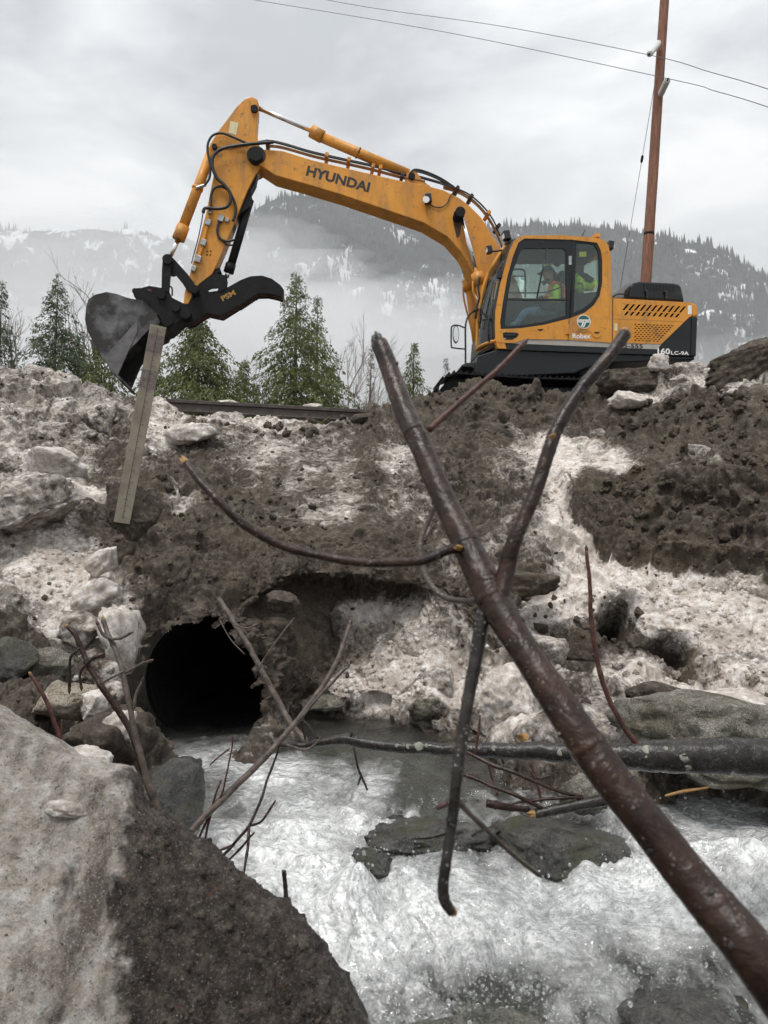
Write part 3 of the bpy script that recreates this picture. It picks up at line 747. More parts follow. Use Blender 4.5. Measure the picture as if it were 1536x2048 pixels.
# ------------------------------------------------------------------ haze in the valley air, and the low mist lying before the mountains
t = NT('valley_haze'); pv = t.new('VolumePrincipled')
pv.inputs['Color'].default_value = (0.93, 0.95, 0.97, 1); pv.inputs['Density'].default_value = 0.0001; pv.inputs['Anisotropy'].default_value = 0.1
t.l.new(pv.outputs[0], t.out.inputs['Volume'])
mb = MB(); mb.box((0, 2070, 695), (3600, 0, 0), (0, 2130, 0), (0, 0, 705))
hz = mb.build('haze', t.mat, org=(0, 2070, -10)); hz['kind'] = 'stuff'
hz['label'] = 'thin pale haze filling the valley air'; hz['category'] = 'haze'
def mist(loc, size, dens, seed, label):
    t = NT('mist_%d' % seed); pv = t.new('VolumePrincipled')
    pv.inputs['Color'].default_value = (0.97, 0.98, 0.99, 1); pv.inputs['Density'].default_value = dens; pv.inputs['Anisotropy'].default_value = 0.1
    t.l.new(pv.outputs[0], t.out.inputs['Volume'])
    V = IV5 * np.array(size)
    q = V / (max(size) * 0.16)
    V = V * (1 + 0.34 * fbm(q + seed, 4)[:, None]) + np.array(loc)
    o = mesh_np('mist_bank', V, IF5, t.mat, org=(loc[0], loc[1], V[:, 2].min()))
    tagit(o, label, 'mist', kind='stuff')
def at_y(px, py, D): return tuple(P(px, py, D))
mist(at_y(430, 845, 700), (390, 200, 105), 0.0048, 1, 'pale low mist lying along the valley behind the trees')
mist(at_y(170, 600, 900), (360, 120, 92), 0.0052, 2, 'thin mist hanging before the snow dusted ridge')
mist(at_y(780, 640, 800), (190, 90, 34), 0.0060, 4, 'bright wisp of mist under the boom before the mountain')
mist(at_y(520, 500, 950), (100, 60, 40), 0.0034, 6, 'soft drift of mist on the mountain shoulder beside the arm')
mist(at_y(1400, 735, 620), (120, 60, 20), 0.0028, 7, 'small mist patch low behind the counterweight')
mist(at_y(420, 850, 190), (190, 140, 34), 0.0016, 9, 'thin veil of mist drifting through the conifers')
# ------------------------------------------------------------------ trees behind the bank
def foliage(name, a, b):
    t = NT(name); c = t.coord()
    col = t.ramp(t.noise(c, 1.6, 6, 0.7), [(0.3, a), (0.7, b)])
    d = t.bsdf(Base_Color=col, Roughness=0.6, Specular_IOR_Level=0.25)
    tl = t.new('BsdfTranslucent', Color=t.mix(0.5, col, (0.10, 0.13, 0.02)))
    mx = t.new('MixShader', Fac=0.3); t.l.new(d.outputs[0], mx.inputs[1]); t.l.new(tl.outputs[0], mx.inputs[2])
    return t.done(mx)
M['cedar'] = foliage('cedar_foliage', (0.050, 0.068, 0.024), (0.19, 0.205, 0.075))
M['spruce'] = foliage('spruce_foliage', (0.032, 0.052, 0.030), (0.115, 0.145, 0.075))
M['trunk'] = simple('conifer_bark', (0.09, 0.07, 0.055), 0.9, var=0.4, scale=8)
M['twigs'] = simple('bare_twigs', (0.20, 0.165, 0.14), 0.9, var=0.3, scale=3)
M['twigs_pale'] = simple('pale_bare_twigs', (0.30, 0.26, 0.23), 0.9, var=0.3, scale=3)
GZ0 = PLATEAU - 0.25
def conifer(label, px, top, D, half, seed, mat, lush=1.0, droop=1.0, group='conifers beyond the bank'):
    rg = np.random.default_rng(seed)
    zt = P(px, top, D)[2]
    x0 = (px - 768) / FPX * D / ray(px, top)[1]
    zb = GZ0 - max(0, (D - 40) / 400) * 6 - 0.15
    H = zt - zb; W = half / FPX * D
    root = empty('conifer_tree', (x0, D, zb))
    tagit(root, label, 'conifer', group)
    lean = rg.normal(0, 0.012, 2)
    mb = MB()
    mb.tube([(x0 + lean[0] * H * k, D + lean[1] * H * k, zb + H * k) for k in np.linspace(0, 0.99, 8)], [0.016 * H * (1 - k) + 0.01 for k in np.linspace(0, 1, 8)], 8)
    mb.build('trunk', M['trunk'], root, smooth=True)
    nb = int(235 * lush)
    k = rg.random(nb) ** 0.9 * 0.95 + 0.04; az = rg.random(nb) * 6.283
    shp = np.minimum(1.0, (1 - k) * 2.2) ** 0.8 * (0.35 + 0.65 * (1 - k) ** 0.8)
    L = W * 1.25 * shp * rg.uniform(0.32, 1.15, nb) + 0.15
    ns = np.maximum(9, (L * 27).astype(int)); tot = ns.sum()
    bi = np.repeat(np.arange(nb), ns); u = rg.random(tot) ** 0.75
    K, LL = k[bi], L[bi]; d = np.stack([np.cos(az[bi]), np.sin(az[bi]), 0 * K], -1); sd = np.stack([-d[:, 1], d[:, 0], 0 * K], -1)
    o = np.stack([x0 + lean[0] * H * K, D + lean[1] * H * K, zb + H * K], -1)
    C = o + d * (LL * u)[:, None]; C[:, 2] += 0.20 * LL * u - 0.62 * LL * u * u * droop + 0.20 * LL * np.maximum(0, u - 0.72) + rg.normal(-0.08, 0.09, tot)
    C += sd * (rg.uniform(-1, 1, tot) * (0.26 * LL * (1 - u) + 0.10))[:, None]
    ln = rg.uniform(0.14, 0.36, tot) * (0.6 + 0.5 * (1 - K)); wd = ln * rg.uniform(0.13, 0.26, tot)
    A = d * rg.uniform(0.2, 0.9, tot)[:, None] + sd * rg.normal(0, 0.5, tot)[:, None]; A[:, 2] -= rg.uniform(0.25, 1.2, tot) * droop
    A /= np.linalg.norm(A, axis=1)[:, None]
    B = np.cross(A, rg.normal(size=(tot, 3))); B /= np.linalg.norm(B, axis=1)[:, None]
    A *= ln[:, None]; B *= wd[:, None]; n = tot
    V = np.stack([C, C + A * 0.5 + B, C + A, C + A * 0.5 - B], 1).reshape(-1, 3)
    F = (np.arange(n) * 4)[:, None] + np.arange(4)[None]
    cr = mesh_np('crown', V, F, mat, root, smooth=False)
    # thin boughs carrying the sprays
    return root
conifer('tall slim cedar with loose drooping top beside the open thumb', 590, 535, 46, 150, 21, M['cedar'], 2.0, 1.0)
conifer('broad cedar whose crown shows behind the leaning board', 405, 590, 42, 165, 22, M['cedar'], 2.4, 1.0)
conifer('lighter cedar spire half hidden by the bigger cedar near the thumb', 632, 585, 50, 95, 23, M['cedar'], 1.3, 1.0)
conifer('tall dark spruce standing left of the bucket', 108, 540, 50, 125, 24, M['spruce'], 2.0, 0.8)
conifer('slim dark spruce at the end of the tree row, beside bare saplings', 2, 555, 52, 80, 25, M['spruce'], 1.4, 0.8)
conifer('low bushy cedar under the bucket', 215, 680, 42, 130, 26, M['cedar'], 1.8, 1.0)
conifer('short cedar showing between the broken branch and the excavator', 822, 680, 55, 80, 27, M['cedar'], 1.5, 0.9)
conifer('small lone spruce beside the mirror of the cab', 897, 712, 85, 36, 28, M['spruce'], 1.0, 0.6)
conifer('squat cedar filling the gap beneath the coupler', 310, 700, 46, 120, 29, M['cedar'], 1.6, 1.0)
conifer('dark young spruce behind the bare brush near the broken branch tip', 735, 690, 75, 34, 30, M['spruce'], 0.9, 0.7)
conifer('low cedar skirt right of the broad cedar', 490, 715, 48, 95, 31, M['cedar'], 1.3, 1.0)
conifer('young cedar under the slim cedar, next to the pale brush', 660, 720, 52, 80, 32, M['cedar'], 1.2, 1.0)
conifer('dark low spruce between the tall spruce and the bucket', 160, 660, 56, 80, 33, M['spruce'], 1.2, 0.8)

def bare_tree(label, px, top, D, spread, seed, mat, levels=5, group='bare trees beyond the bank'):
    rr = random.Random(seed)
    zt = P(px, top, D)[2]; x0 = (px - 768) / FPX * D / ray(px, top)[1]
    zb = GZ0 - max(0, (D - 40) / 400) * 6 - 0.15; H = zt - zb
    root = empty('bare_tree', (x0, D, zb)); tagit(root, label, 'bare tree', group)
    tk = MB(); cr = MB()
    def grow(p, d, L, r, lev):
        q = p.copy(); pts = [p.copy()]; dd = d.copy()
        for s in range(3):
            dd = dd + Vector((rr.gauss(0, .13), rr.gauss(0, .13), rr.gauss(0.05, .08))); dd.normalize()
            q = q + dd * L / 3; pts.append(q.copy())
        (tk if lev == 0 else cr).tube([tuple(v) for v in pts], [r, r * .85, r * .7, r * .55], 4 if lev else 6, cap=False)
        if lev >= levels: return
        n = 4 if lev < 2 else 3
        for k in range(n):
            f = rr.uniform(0.35, 1.0) if lev else rr.uniform(0.45, 1.0)
            i = min(2, int(f * 3)); o = pts[i].lerp(pts[i + 1], f * 3 - i)
            az = rr.random() * 6.283
            nd = (dd + Vector((math.cos(az), math.sin(az), rr.uniform(-.1, .35))) * spread * rr.uniform(.5, 1.1)); nd.normalize()
            grow(o, nd, L * rr.uniform(.5, .72), r * .52, lev + 1)
    grow(Vector((x0, D, zb)), Vector((rr.gauss(0, .04), 0, 1)), H * 0.44, H * 0.011 + 0.012, 0)
    tk.build('trunk', mat, root, smooth=True, fixn=False)
    cr.build('crown', mat, root, smooth=True, fixn=False)
bare_tree('round bare tree with fine twigs rising behind the bucket', 232, 510, 62, 0.75, 41, M['twigs'])
bare_tree('bare sapling between the two dark spruces', 40, 560, 58, 0.4, 42, M['twigs'])
bare_tree('bare tree with arching twigs under the thumb', 470, 615, 56, 0.85, 43, M['twigs'])
bare_tree('pale bare birch-like brush right of the slim cedar', 700, 655, 58, 0.5, 44, M['twigs_pale'])
bare_tree('thin bare tree behind the slim cedar and its neighbour', 655, 640, 66, 0.6, 45, M['twigs'])
bare_tree('leggy pale sapling close to the broken branch tip', 745, 720, 60, 0.35, 46, M['twigs_pale'], 4)
bare_tree('bare sapling tangle left of the dark spruce', 62, 590, 60, 0.5, 47, M['twigs'])
bare_tree('bare brush filling the gap right of the broad cedar', 505, 690, 62, 0.5, 48, M['twigs_pale'], 4)
bare_tree('faint bare scrub beside the small lone spruce', 865, 745, 80, 0.6, 49, M['twigs_pale'], 4)
bare_tree('bare scrub seen under the bucket lip', 175, 640, 66, 0.6, 50, M['twigs'], 4)

# ------------------------------------------------------------------ utility pole, insulators and wires
PD = 24.0
pole = empty('utility_pole', P(1289, 640, PD) * np.array((1, 1, 0)) + np.array((0, 0, GZ0 - 0.2)))
t = NT('weathered_pole_wood'); c = t.coord(scale=(6, 6, 0.5))
col = t.ramp(t.noise(c, 4, 8, 0.7), [(0.28, (0.075, 0.035, 0.022)), (0.5, (0.20, 0.085, 0.05)), (0.72, (0.33, 0.17, 0.11))])
M['pole'] = t.done(t.bsdf(Base_Color=col, Roughness=0.8, Normal=t.bump(t.noise(c, 9, 6), 0.5, 0.02)))
a, b = P(1292, 560, PD), P(1329, 0, PD)
dirp = (b - a) / np.linalg.norm(b - a)
base = a - dirp * ((a[2] - (GZ0 - 0.2)) / dirp[2]); topp = b + dirp * 3.2
mb = MB(); mb.tube([base + (topp - base) * k for k in np.linspace(0, 1, 14)], [0.185 - 0.05 * k for k in np.linspace(0, 1, 14)], 18, seed=2, rough=0.03)
mb.build('shaft', M['pole'], pole, smooth=True)
def ring_on(fr):
    q = base + (topp - base) * fr
    m = MB(); m.tube([q - dirp * 0.04, q + dirp * 0.04], 0.19 - 0.05 * fr, 18)
    m.build('steel_band', M['dark_steel'], pole, smooth=True)
ring_on(0.43)
M['porcelain'] = simple('white_insulator', (0.62, 0.63, 0.61), 0.3, var=0.06)
def insulator(p, q, lab):
    m = MB(); n = 9; pts = [p + (q - p) * k / 16 for k in range(17)]
    m.tube(pts, [0.085 + 0.018 * (k % 2) for k in range(17)], 12)
    o = m.build('insulator', M['porcelain'], pole, smooth=True)
    e = MB(); d = (q - p) / np.linalg.norm(q - p); e.tube([q, q + d * 0.08], 0.03, 8); e.build('wire_clamp', M['dark_steel'], o)
I1a, I1b = P(1317, 86, PD - 0.2), P(1299, 108, PD - 1.0)
I2a, I2b = P(1322, 188, PD - 0.2), P(1335, 160, PD - 1.1)
insulator(I1a, I1b, ''); insulator(I2a, I2b, '')
tagit(pole, 'tall reddish wooden utility pole leaning slightly behind the excavator', 'utility pole')
def wire(pts, r, label, name='power_line'):
    m = MB(); m.tube(spline(pts, 8), r, 6); o = m.build(name, M['rubber_grey'], smooth=True); tagit(o, label, 'wire'); return o
M['rubber_grey'] = simple('grey_wire', (0.10, 0.10, 0.105), 0.5, 0.5, var=0.1)
wire([P(300, -82, PD + 13), P(660, 1, PD + 9), P(1000, 52, PD + 4), P(1299, 110, PD - 1.05), P(1420, 144, PD - 3.5), P(1536, 178, PD - 5), P(1900, 300, PD - 9)], 0.010, 'upper power line passing the higher insulator of the wooden pole')
wire([P(200, -50, PD + 13), P(510, 0, PD + 9), P(900, 66, PD + 4), P(1335, 157, PD - 1.15), P(1430, 182, PD - 3.5), P(1536, 214, PD - 5), P(1900, 340, PD - 9)], 0.010, 'lower power line tied to the insulator on the side of the pole')
gw = empty('guy_wire', P(1262, 452, PD + 5) * np.array((1, 1, 0)) + np.array((0, 0, GZ0 - 0.3)))
g0, g1 = P(1309, 170, PD), P(1284, 318, PD + 2.0)
g2 = g1 + (g1 - g0) * 3.0
g2 = g0 + (g1 - g0) * ((g0[2] - GZ0 + 0.3) / (g0[2] - g1[2]))
m = MB(); m.tube([g0, g1, g2], 0.009, 6); m.build('cable', M['rubber_grey'], gw, smooth=True)
m = MB(); e = (g2 - g0) / np.linalg.norm(g2 - g0); m.tube([g1 - e * 0.13, g1 - e * .1, g1 + e * .1, g1 + e * 0.13], [0.02, 0.045, 0.045, 0.02], 8); m.build('strain_insulator', M['dark_steel'], gw, smooth=True)
tagit(gw, 'thin slanting guy wire with a small strain insulator beside the pole', 'guy wire')

# ------------------------------------------------------------------ rail along the road edge with snow lumps
r0, r1 = P(300, 800, 12.2), P(745, 824, 12.0)
r0 = r0 - (r1 - r0) * 0.9
rl = empty('road_edge_rail', (r0 + r1) / 2 - np.array((0, 0, 0.45)))
dr = (r1 - r0) / np.linalg.norm(r1 - r0); up = np.array((0, 0, 1.0)); fw = np.cross(dr, up)
M['rail'] = simple('rusty_rail_steel', (0.060, 0.048, 0.042), 0.6, 0.3, var=0.35, scale=10, dirt=(0.15, 0.12, 0.10), dirt_amt=0.55)
def rail_bar(name, oz, hz, hy):
    m = MB(); L = np.linalg.norm(r1 - r0) / 2; c_ = (r0 + r1) / 2
    m.box(c_ + up * oz, dr * L, fw * hy, up * hz); m.build(name, M['rail'], rl, bevel=0.006)
rail_bar('rail_head', 0.0, 0.028, 0.05); rail_bar('rail_web', -0.085, 0.055, 0.02); rail_bar('rail_foot', -0.155, 0.0125, 0.075)
for k in np.linspace(0.04, 0.96, 9):
    m = MB(); q = r0 + (r1 - r0) * k; m.box(q - up * 0.33, dr * 0.06, fw * 0.06, up * 0.16); m.build('post', M['rail'], rl)
tagit(rl, 'long dark steel rail along the bank crest in front of the cedars', 'rail')
def lump(name, c, size, seed, mat, sub=3, amp=0.35, freq=1.2, squash_bottom=False, rot=0.0, blocky=0.0, parent=None, facets=9, rough=1.0):
    """a broken stone or frozen block: a ball cut by random planes, then weathered"""
    v, f = {1: (IV1, IF1), 2: (IV2, IF2), 3: (IV3, IF3), 4: (IV4, IF4), 5: (IV5, IF5)}[sub]
    rr = np.random.default_rng(int(seed) + 1000)
    u = v.copy()
    if blocky > 0:
        mxn = np.max(np.abs(u), axis=1)[:, None]
        u = u * (1 - blocky) + (u / mxn) * 0.86 * blocky
    u = u * (1 + amp * 0.7 * fbm(v * freq + seed * 3.7, 3))[:, None]
    for _ in range(facets):
        n = rr.normal(size=3); n /= np.linalg.norm(n)
        over = np.maximum(0, u @ n - rr.uniform(0.55, 0.9)); u = u - np.outer(over * 0.88, n)
    w1, w2, cl = worley(v * freq * 2.2 + seed * 1.3 + 0.3 * noise(v * 4)[:, None])
    s = 1 + amp * rough * (0.34 * (cl - 0.5) * sstep(0, 0.16, w2 - w1) + 0.34 * fbm(v * freq * 4.5 + seed, 4, 0.62) + 0.10 * fbm(v * freq * 16 + seed, 2))
    u = u * s[:, None] * np.array(size)
    if rot:
        cr, sr = math.cos(rot), math.sin(rot)
        u = np.stack([u[:, 0] * cr - u[:, 2] * sr, u[:, 1], u[:, 0] * sr + u[:, 2] * cr], -1)
    V = u + np.array(c)
    return mesh_np(name, V, f, mat, parent, smooth=True)
for px, s, sd, lb in ((452, 0.20, 1, 'wider low snow lump capping the rail near the leaning board'), (626, 0.16, 2, 'smaller snow lump capping the rail near the branch')):
    k = (P(px, 812, 12.1)[0] - r0[0]) / (r1[0] - r0[0]); q = r0 + (r1 - r0) * k
    o = lump('snow_lump', q + up * 0.035, (s, 0.07, 0.05), sd, M['ice_clean'], 3, 0.5, 1.6); tagit(o, lb, 'snow lump')

# ------------------------------------------------------------------ leaning measuring board
bd = 5.35
tl, tr_, bl, br = P(301, 648, bd), P(333, 655, bd + 0.03), P(226, 1050, bd + 0.1), P(258, 1054, bd + 0.13)
bl = tl + (bl - tl) * 0.985; br = tr_ + (br - tr_) * 0.985
brd = empty('measuring_board', (bl + br) / 2)
t = NT('weathered_white_board'); c = t.coord()
col = t.ramp(t.noise(c, 9, 8, 0.7), [(0.3, (0.175, 0.148, 0.112)), (0.7, (0.31, 0.275, 0.215))])
sp_ = t.math('MULTIPLY', t.ramp(t.noise(c, 75, 5, 0.7), [(0.57, 0.0), (0.64, 1.0)]), t.ramp(t.noise(c, 6, 4), [(0.42, 0.0), (0.6, 1.0)]))
col = t.mix(sp_, col, (0.06, 0.05, 0.045))
M['board'] = t.done(t.bsdf(Base_Color=col, Roughness=0.7))
M['board_dark'] = simple('faded_brown_marking', (0.17, 0.135, 0.125), 0.75, var=0.35, scale=40, dirt=(0.07, 0.055, 0.05), dirt_amt=0.52)
ex_ = (tr_ - tl); ey_ = (tl - bl); wb_ = np.linalg.norm(ex_); hb_ = np.linalg.norm(ey_)
nb_ = np.cross(ex_, ey_); nb_ /= np.linalg.norm(nb_)
if nb_[1] > 0: nb_ = -nb_
m = MB()
m.box((bl + br + tl + tr_) / 4 - nb_ * 0.012, ex_ / 2, ey_ / 2, nb_ * 0.012); m.build('plank', M['board'], brd, bevel=0.002)
def bpt(u, v, n=0.0): return bl + ex_ * u + ey_ * v + nb_ * n
for v0, v1 in ((0.955, 0.868), (0.778, 0.690)):
    v0, v1 = 1 - (1 - v0) / 0.985, 1 - (1 - v1) / 0.985
    for u0, u1 in ((0.03, 0.49), (0.51, 0.97)):
        m = MB(); m.add([bpt(u0, v1, .0015), bpt(u1, v1, .0015), bpt(u1, v0, .0015), bpt(u0, v0, .0015)], [(0, 1, 2, 3)]); m.build('painted_mark', M['board_dark'], brd)
for k in range(1, 34):
    v = k / 34
    m = MB(); L = 0.22 if k % 2 else 0.12
    m.add([bpt(0.5, v, .0022), bpt(0.5 + L, v, .0022), bpt(0.5 + L, v + 0.0035, .0022), bpt(0.5, v + 0.0035, .0022)], [(0, 1, 2, 3)])
    m.build('scale_tick', M['board_dark'], brd)
m = MB(); m.add([bpt(0.488, 0.02, .003), bpt(0.512, 0.02, .003), bpt(0.512, 0.99, .003), bpt(0.488, 0.99, .003)], [(0, 1, 2, 3)]); m.build('centre_line', M['black'], brd)
tagit(brd, 'weathered white measuring board with dark markings leaning out of the snow', 'measuring board')
# ------------------------------------------------------------------ excavator
YAW = R(6)
XF = np.array((-math.cos(YAW), -math.sin(YAW), 0.0))          # the machine's forward
XL = np.array((math.sin(YAW), -math.cos(YAW), 0.0))           # its left, which faces the viewer
C0 = P(1170, 800, 14.0); C0[2] = GZ0
def Q(p, u):
    """point of the machine seen in that direction in the lengthwise plane u metres left of its middle"""
    d = ray(*p)
    tt = (u - np.dot(CAM - C0, XL)) / np.dot(d, XL)
    return CAM + d * tt
def conv(x0, y0, s): return lambda x, y: (x0 + x / s, y0 + y / s)
ZA, ZB, ZC, ZD, ZE = conv(150, 170, 3.2508), conv(500, 180, 2.743), conv(860, 440, 2.648), conv(160, 480, 3.4909), conv(940, 450, 5.12)
def tr(z, L): return [z(*q) for q in L]
EX = empty('excavator', C0)
tagit(EX, 'yellow crawler excavator with dark cab and raised arm standing on the bank', 'excavator')
def plate(name, poly, u0, u1, mat, parent=EX, holes=(), bevel=0.0, smooth=False):
    loops = [[Q(p, u0) for p in poly]] + [[Q(p, u0) for p in h] for h in holes]
    tri = tessellate_polygon([[Vector(((v - C0) @ XF, v[2], 0)) for v in lp] for lp in loops])
    flat = [v for lp in loops for v in lp]; n = len(flat)
    back = [v + XL * (u1 - u0) for v in flat]
    Fs = [tuple(f) for f in tri] + [tuple(n + i for i in reversed(f)) for f in tri]
    b = 0
    for lp in loops:
        m = len(lp)
        for i in range(m):
            j = (i + 1) % m
            Fs.append((b + i, b + j, n + b + j, n + b + i))
        b += m
    mb = MB()
    if len(loops) == 1 and bevel > 0:
        Fs = [tuple(range(n)), tuple(range(2 * n - 1, n - 1, -1))] + Fs[2 * len(tri):]
    mb.add(flat + back, Fs)
    return mb.build(name, mat, parent, bevel=bevel, smooth=smooth)
def rod(name, p, q, r, u, mat, parent=EX, n=16, u2=None, r2=None):
    a, b = Q(p, u), Q(q, u if u2 is None else u2)
    m = MB(); m.tube([a, b], [r, r if r2 is None else r2], n); o = m.build(name, mat, parent, smooth=False)
    shade_by_angle(o); return o
def shade_by_angle(o):
    me = o.data
    me.polygons.foreach_set('use_smooth', np.array([len(p.vertices) <= 4 for p in me.polygons], dtype=bool))
def pin(name, p, r, u0, u1, mat, parent=EX, n=20):
    a = Q(p, u0); m = MB(); m.tube([a, a + XL * (u1 - u0)], r, n); o = m.build(name, mat, parent); shade_by_angle(o); return o
def hose(name, pts, r, u, mat, parent=EX, n=8):
    us = u if hasattr(u, '__len__') else [u] * len(pts)
    m = MB(); m.tube(spline([Q(p, w) for p, w in zip(pts, us)], 6), r, n); return m.build(name, mat, parent, smooth=True)
def boxat(name, p, u, hx, hu, hz, mat, parent=EX, bevel=0.0, ang=0.0):
    c_, s_ = math.cos(ang), math.sin(ang); ax = -XF * c_ + np.array((0, 0, 1)) * s_; az = XF * s_ + np.array((0, 0, 1)) * c_
    m = MB(); m.box(Q(p, u), ax * hx, XL * hu, az * hz); return m.build(name, mat, parent, bevel=bevel)
PXM = 14.0 / FPX

def text_on(name, s, p0, p1, hpx, u, mat, parent, bold=0.0, lift=0.003, squeeze=True):
    """lettering whose baseline runs p0 -> p1 in the plane u, hpx = cap height in photo pixels"""
    cu = bpy.data.curves.new(name, 'FONT'); cu.body = s; cu.size = 1.0; cu.offset = bold; cu.extrude = 0.0; cu.resolution_u = 3
    ob = bpy.data.objects.new(name, cu); scene.collection.objects.link(ob)
    bpy.context.view_layer.update()
    ev = ob.evaluated_get(bpy.context.evaluated_depsgraph_get()); me = ev.to_mesh()
    v = np.array([q.co[:] for q in me.vertices]); f = [tuple(q.vertices) for q in me.polygons]
    ev.to_mesh_clear(); bpy.data.objects.remove(ob)
    a, b = Q(p0, u + lift), Q(p1, u + lift)
    ex = b - a; w = v[:, 0].max() - v[:, 0].min(); L = np.linalg.norm(ex); ex = ex / L
    ey = np.cross(XL, ex); ey /= np.linalg.norm(ey)
    if ey[2] < 0: ey = -ey
    H = hpx * np.linalg.norm(Q((p0[0], p0[1] - 1), u) - Q(p0, u)); h = v[:, 1].max() - v[:, 1].min()
    m = MB(); m.add([a + ex * (q[0] - v[:, 0].min()) / w * L + ey * (q[1] - v[:, 1].min()) / h * H for q in v], f)
    return m.build(name, mat, parent)

# --- undercarriage
ft, fb = Q(ZC(60, 880), 1.0), Q((1322, 770), 1.0)
f_front, f_rear = (ft - C0) @ XF - 0.25, (fb - C0) @ XF + 0.3
TR_H = 0.80; TR_R = 0.36
def mf(f, u, z): return C0 + XF * f + XL * u + np.array((0, 0, z))
for side in (1, -1):
    m = MB(); cu_ = 1.0 * side
    m.box(mf((f_front + f_rear) / 2, cu_, 0.42), XF * (f_front - f_rear) / 2 * 0.9, XL * 0.17, np.array((0, 0, 0.19)))
    frame = m.build('track_frame', M['dark_steel'], EX, bevel=0.02)
    for nm, f in (('idler', f_front), ('sprocket', f_rear)):
        m = MB(); m.tube([mf(f, cu_ - 0.12, 0.42), mf(f, cu_ + 0.12, 0.42)], 0.31, 24); shade_by_angle(m.build(nm, M['dark_steel'], frame))
    for k in range(6):
        m = MB(); fk = f_rear + (f_front - f_rear) * (k + 1) / 7
        m.tube([mf(fk, cu_ - 0.2, 0.16), mf(fk, cu_ + 0.2, 0.16)], 0.11, 16); shade_by_angle(m.build('roller', M['dark_steel'], frame))
    L = f_front - f_rear; per = 2 * L + 2 * math.pi * TR_R; n = 44
    shoe_me = None
    for k in range(n):
        s = per * k / n
        if s < L: f, z, an = f_rear + s, 0.42 + TR_R, 0.0; z -= 0.05 * math.sin(math.pi * s / L)
        elif s < L + math.pi * TR_R: a = (s - L) / TR_R; f, z, an = f_front + TR_R * math.sin(a), 0.42 + TR_R * math.cos(a), a
        elif s < 2 * L + math.pi * TR_R: f, z, an = f_front - (s - L - math.pi * TR_R), 0.42 - TR_R, math.pi
        else: a = math.pi + (s - 2 * L - math.pi * TR_R) / TR_R; f, z, an = f_rear + TR_R * math.sin(a), 0.42 + TR_R * math.cos(a), a
        if shoe_me is None:
            mb = MB(); w = per / n * 0.5
            mb.box((0, 0, 0), (w * 0.97, 0, 0), (0, 0.29, 0), (0, 0, 0.014)); mb.box((-w * 0.6, 0, 0.030), (0.012, 0, 0), (0, 0.285, 0), (0, 0, 0.018)); mb.box((w * 0.3, 0, 0.030), (0.012, 0, 0), (0, 0.285, 0), (0, 0, 0.018))
            tmp = mb.build('track_shoe', M['dark_steel'], org=np.zeros(3)); shoe_me = tmp.data; bpy.data.objects.remove(tmp)
        o = bpy.data.objects.new('track_shoe', shoe_me); scene.collection.objects.link(o); o.parent = frame
        pos = mf(f, cu_, z) - ORG[frame]
        ax = XF * math.cos(an) + np.array((0, 0, -1)) * math.sin(an); az = XF * math.sin(an) + np.array((0, 0, 1)) * math.cos(an)
        o.matrix_local = Matrix(((ax[0], XL[0], az[0], pos[0]), (ax[1], XL[1], az[1], pos[1]), (ax[2], XL[2], az[2], pos[2]), (0, 0, 0, 1)))
m = MB(); m.box(mf(0.1, 0, 0.5), XF * 0.9, XL * 0.85, np.array((0, 0, 0.2))); m.build('car_body', M['dark_steel'], EX, bevel=0.03)
m = MB(); m.tube([mf(0.1, 0, 0.7), mf(0.1, 0, 0.98)], 0.6, 28); shade_by_angle(m.build('swing_ring', M['dark_steel'], EX))

# --- house
plate('lower_frame', tr(ZC, [(252, 718), (362, 684), (1000, 708), (1402, 722), (1402, 740), (900, 756), (790, 800), (770, 812), (480, 826), (300, 834), (248, 826), (238, 800)]), 1.19, -1.19, M['grey_paint'], bevel=0.02)
plate('side_skirt', tr(ZC, [(362, 651), (1213, 687), (1226, 660), (1372, 515), (1382, 515), (1378, 716), (1000, 705), (362, 682)]), 1.225, 1.12, M['grey_paint'])
plate('skirt_seam', tr(ZC, [(362, 681.5), (1000, 704.5), (1378, 715.5), (1378, 718), (1000, 707.5), (362, 684)]), 1.2285, 1.20, M['void'])
plate('side_stripe', tr(ZC, [(376, 651), (1205, 685), (1226, 657), (962, 649), (735, 634), (505, 631), (447, 651)]), 1.2295, 1.20, M['stripe'])
deck = plate('engine_deck', tr(ZC, [(968, 414), (1388, 437), (1388, 452), (968, 430)]), 1.17, -1.18, M['paint'])
slots = []
for i in range(11):
    x = 1018 + 30.0 * i; dy = 0.042 * (x - 1018)
    if i < 11: slots.append([(x, 477 + dy), (x + 13, 477.5 + dy), (x + 40, 445 + dy), (x + 27, 444.5 + dy)])
for i in range(10):
    x = 1018 + 30.0 * i; dy = 0.042 * (x - 1018)
    slots.append([(x + 9, 508 + dy - 4), (x + 22, 508.5 + dy - 4), (x + 38, 488 + dy - 4), (x + 25, 487.5 + dy - 4)])
slots = [s for s in slots if max(q[0] for q in s) < 1362]
grille = []
for r_ in range(9):
    y = 549 + r_ * 10.6
    for c_ in range(13):
        x = 1081 + c_ * 19.5 + (9.7 if r_ % 2 else 0); yy = y + 0.04 * (x - 1080)
        if x + 14 > 1308 - (yy - 556) * 0.93: continue
        grille.append([(x, yy + 3), (x + 3, yy), (x + 11, yy + 0.3), (x + 14, yy + 3.3), (x + 11, yy + 6.3), (x + 3, yy + 6)])
eng = plate('engine_side_door', tr(ZC, [(969, 419), (1384, 437), (1384, 512), (1374, 513), (1226, 657), (967, 649)]), 1.235, 1.20, M['paint'], holes=[tr(ZC, h) for h in slots + grille])
plate('vent_backing', tr(ZC, [(1000, 430), (1375, 448), (1375, 505), (1230, 645), (1000, 640)]), 1.18, 1.16, M['void'], eng)
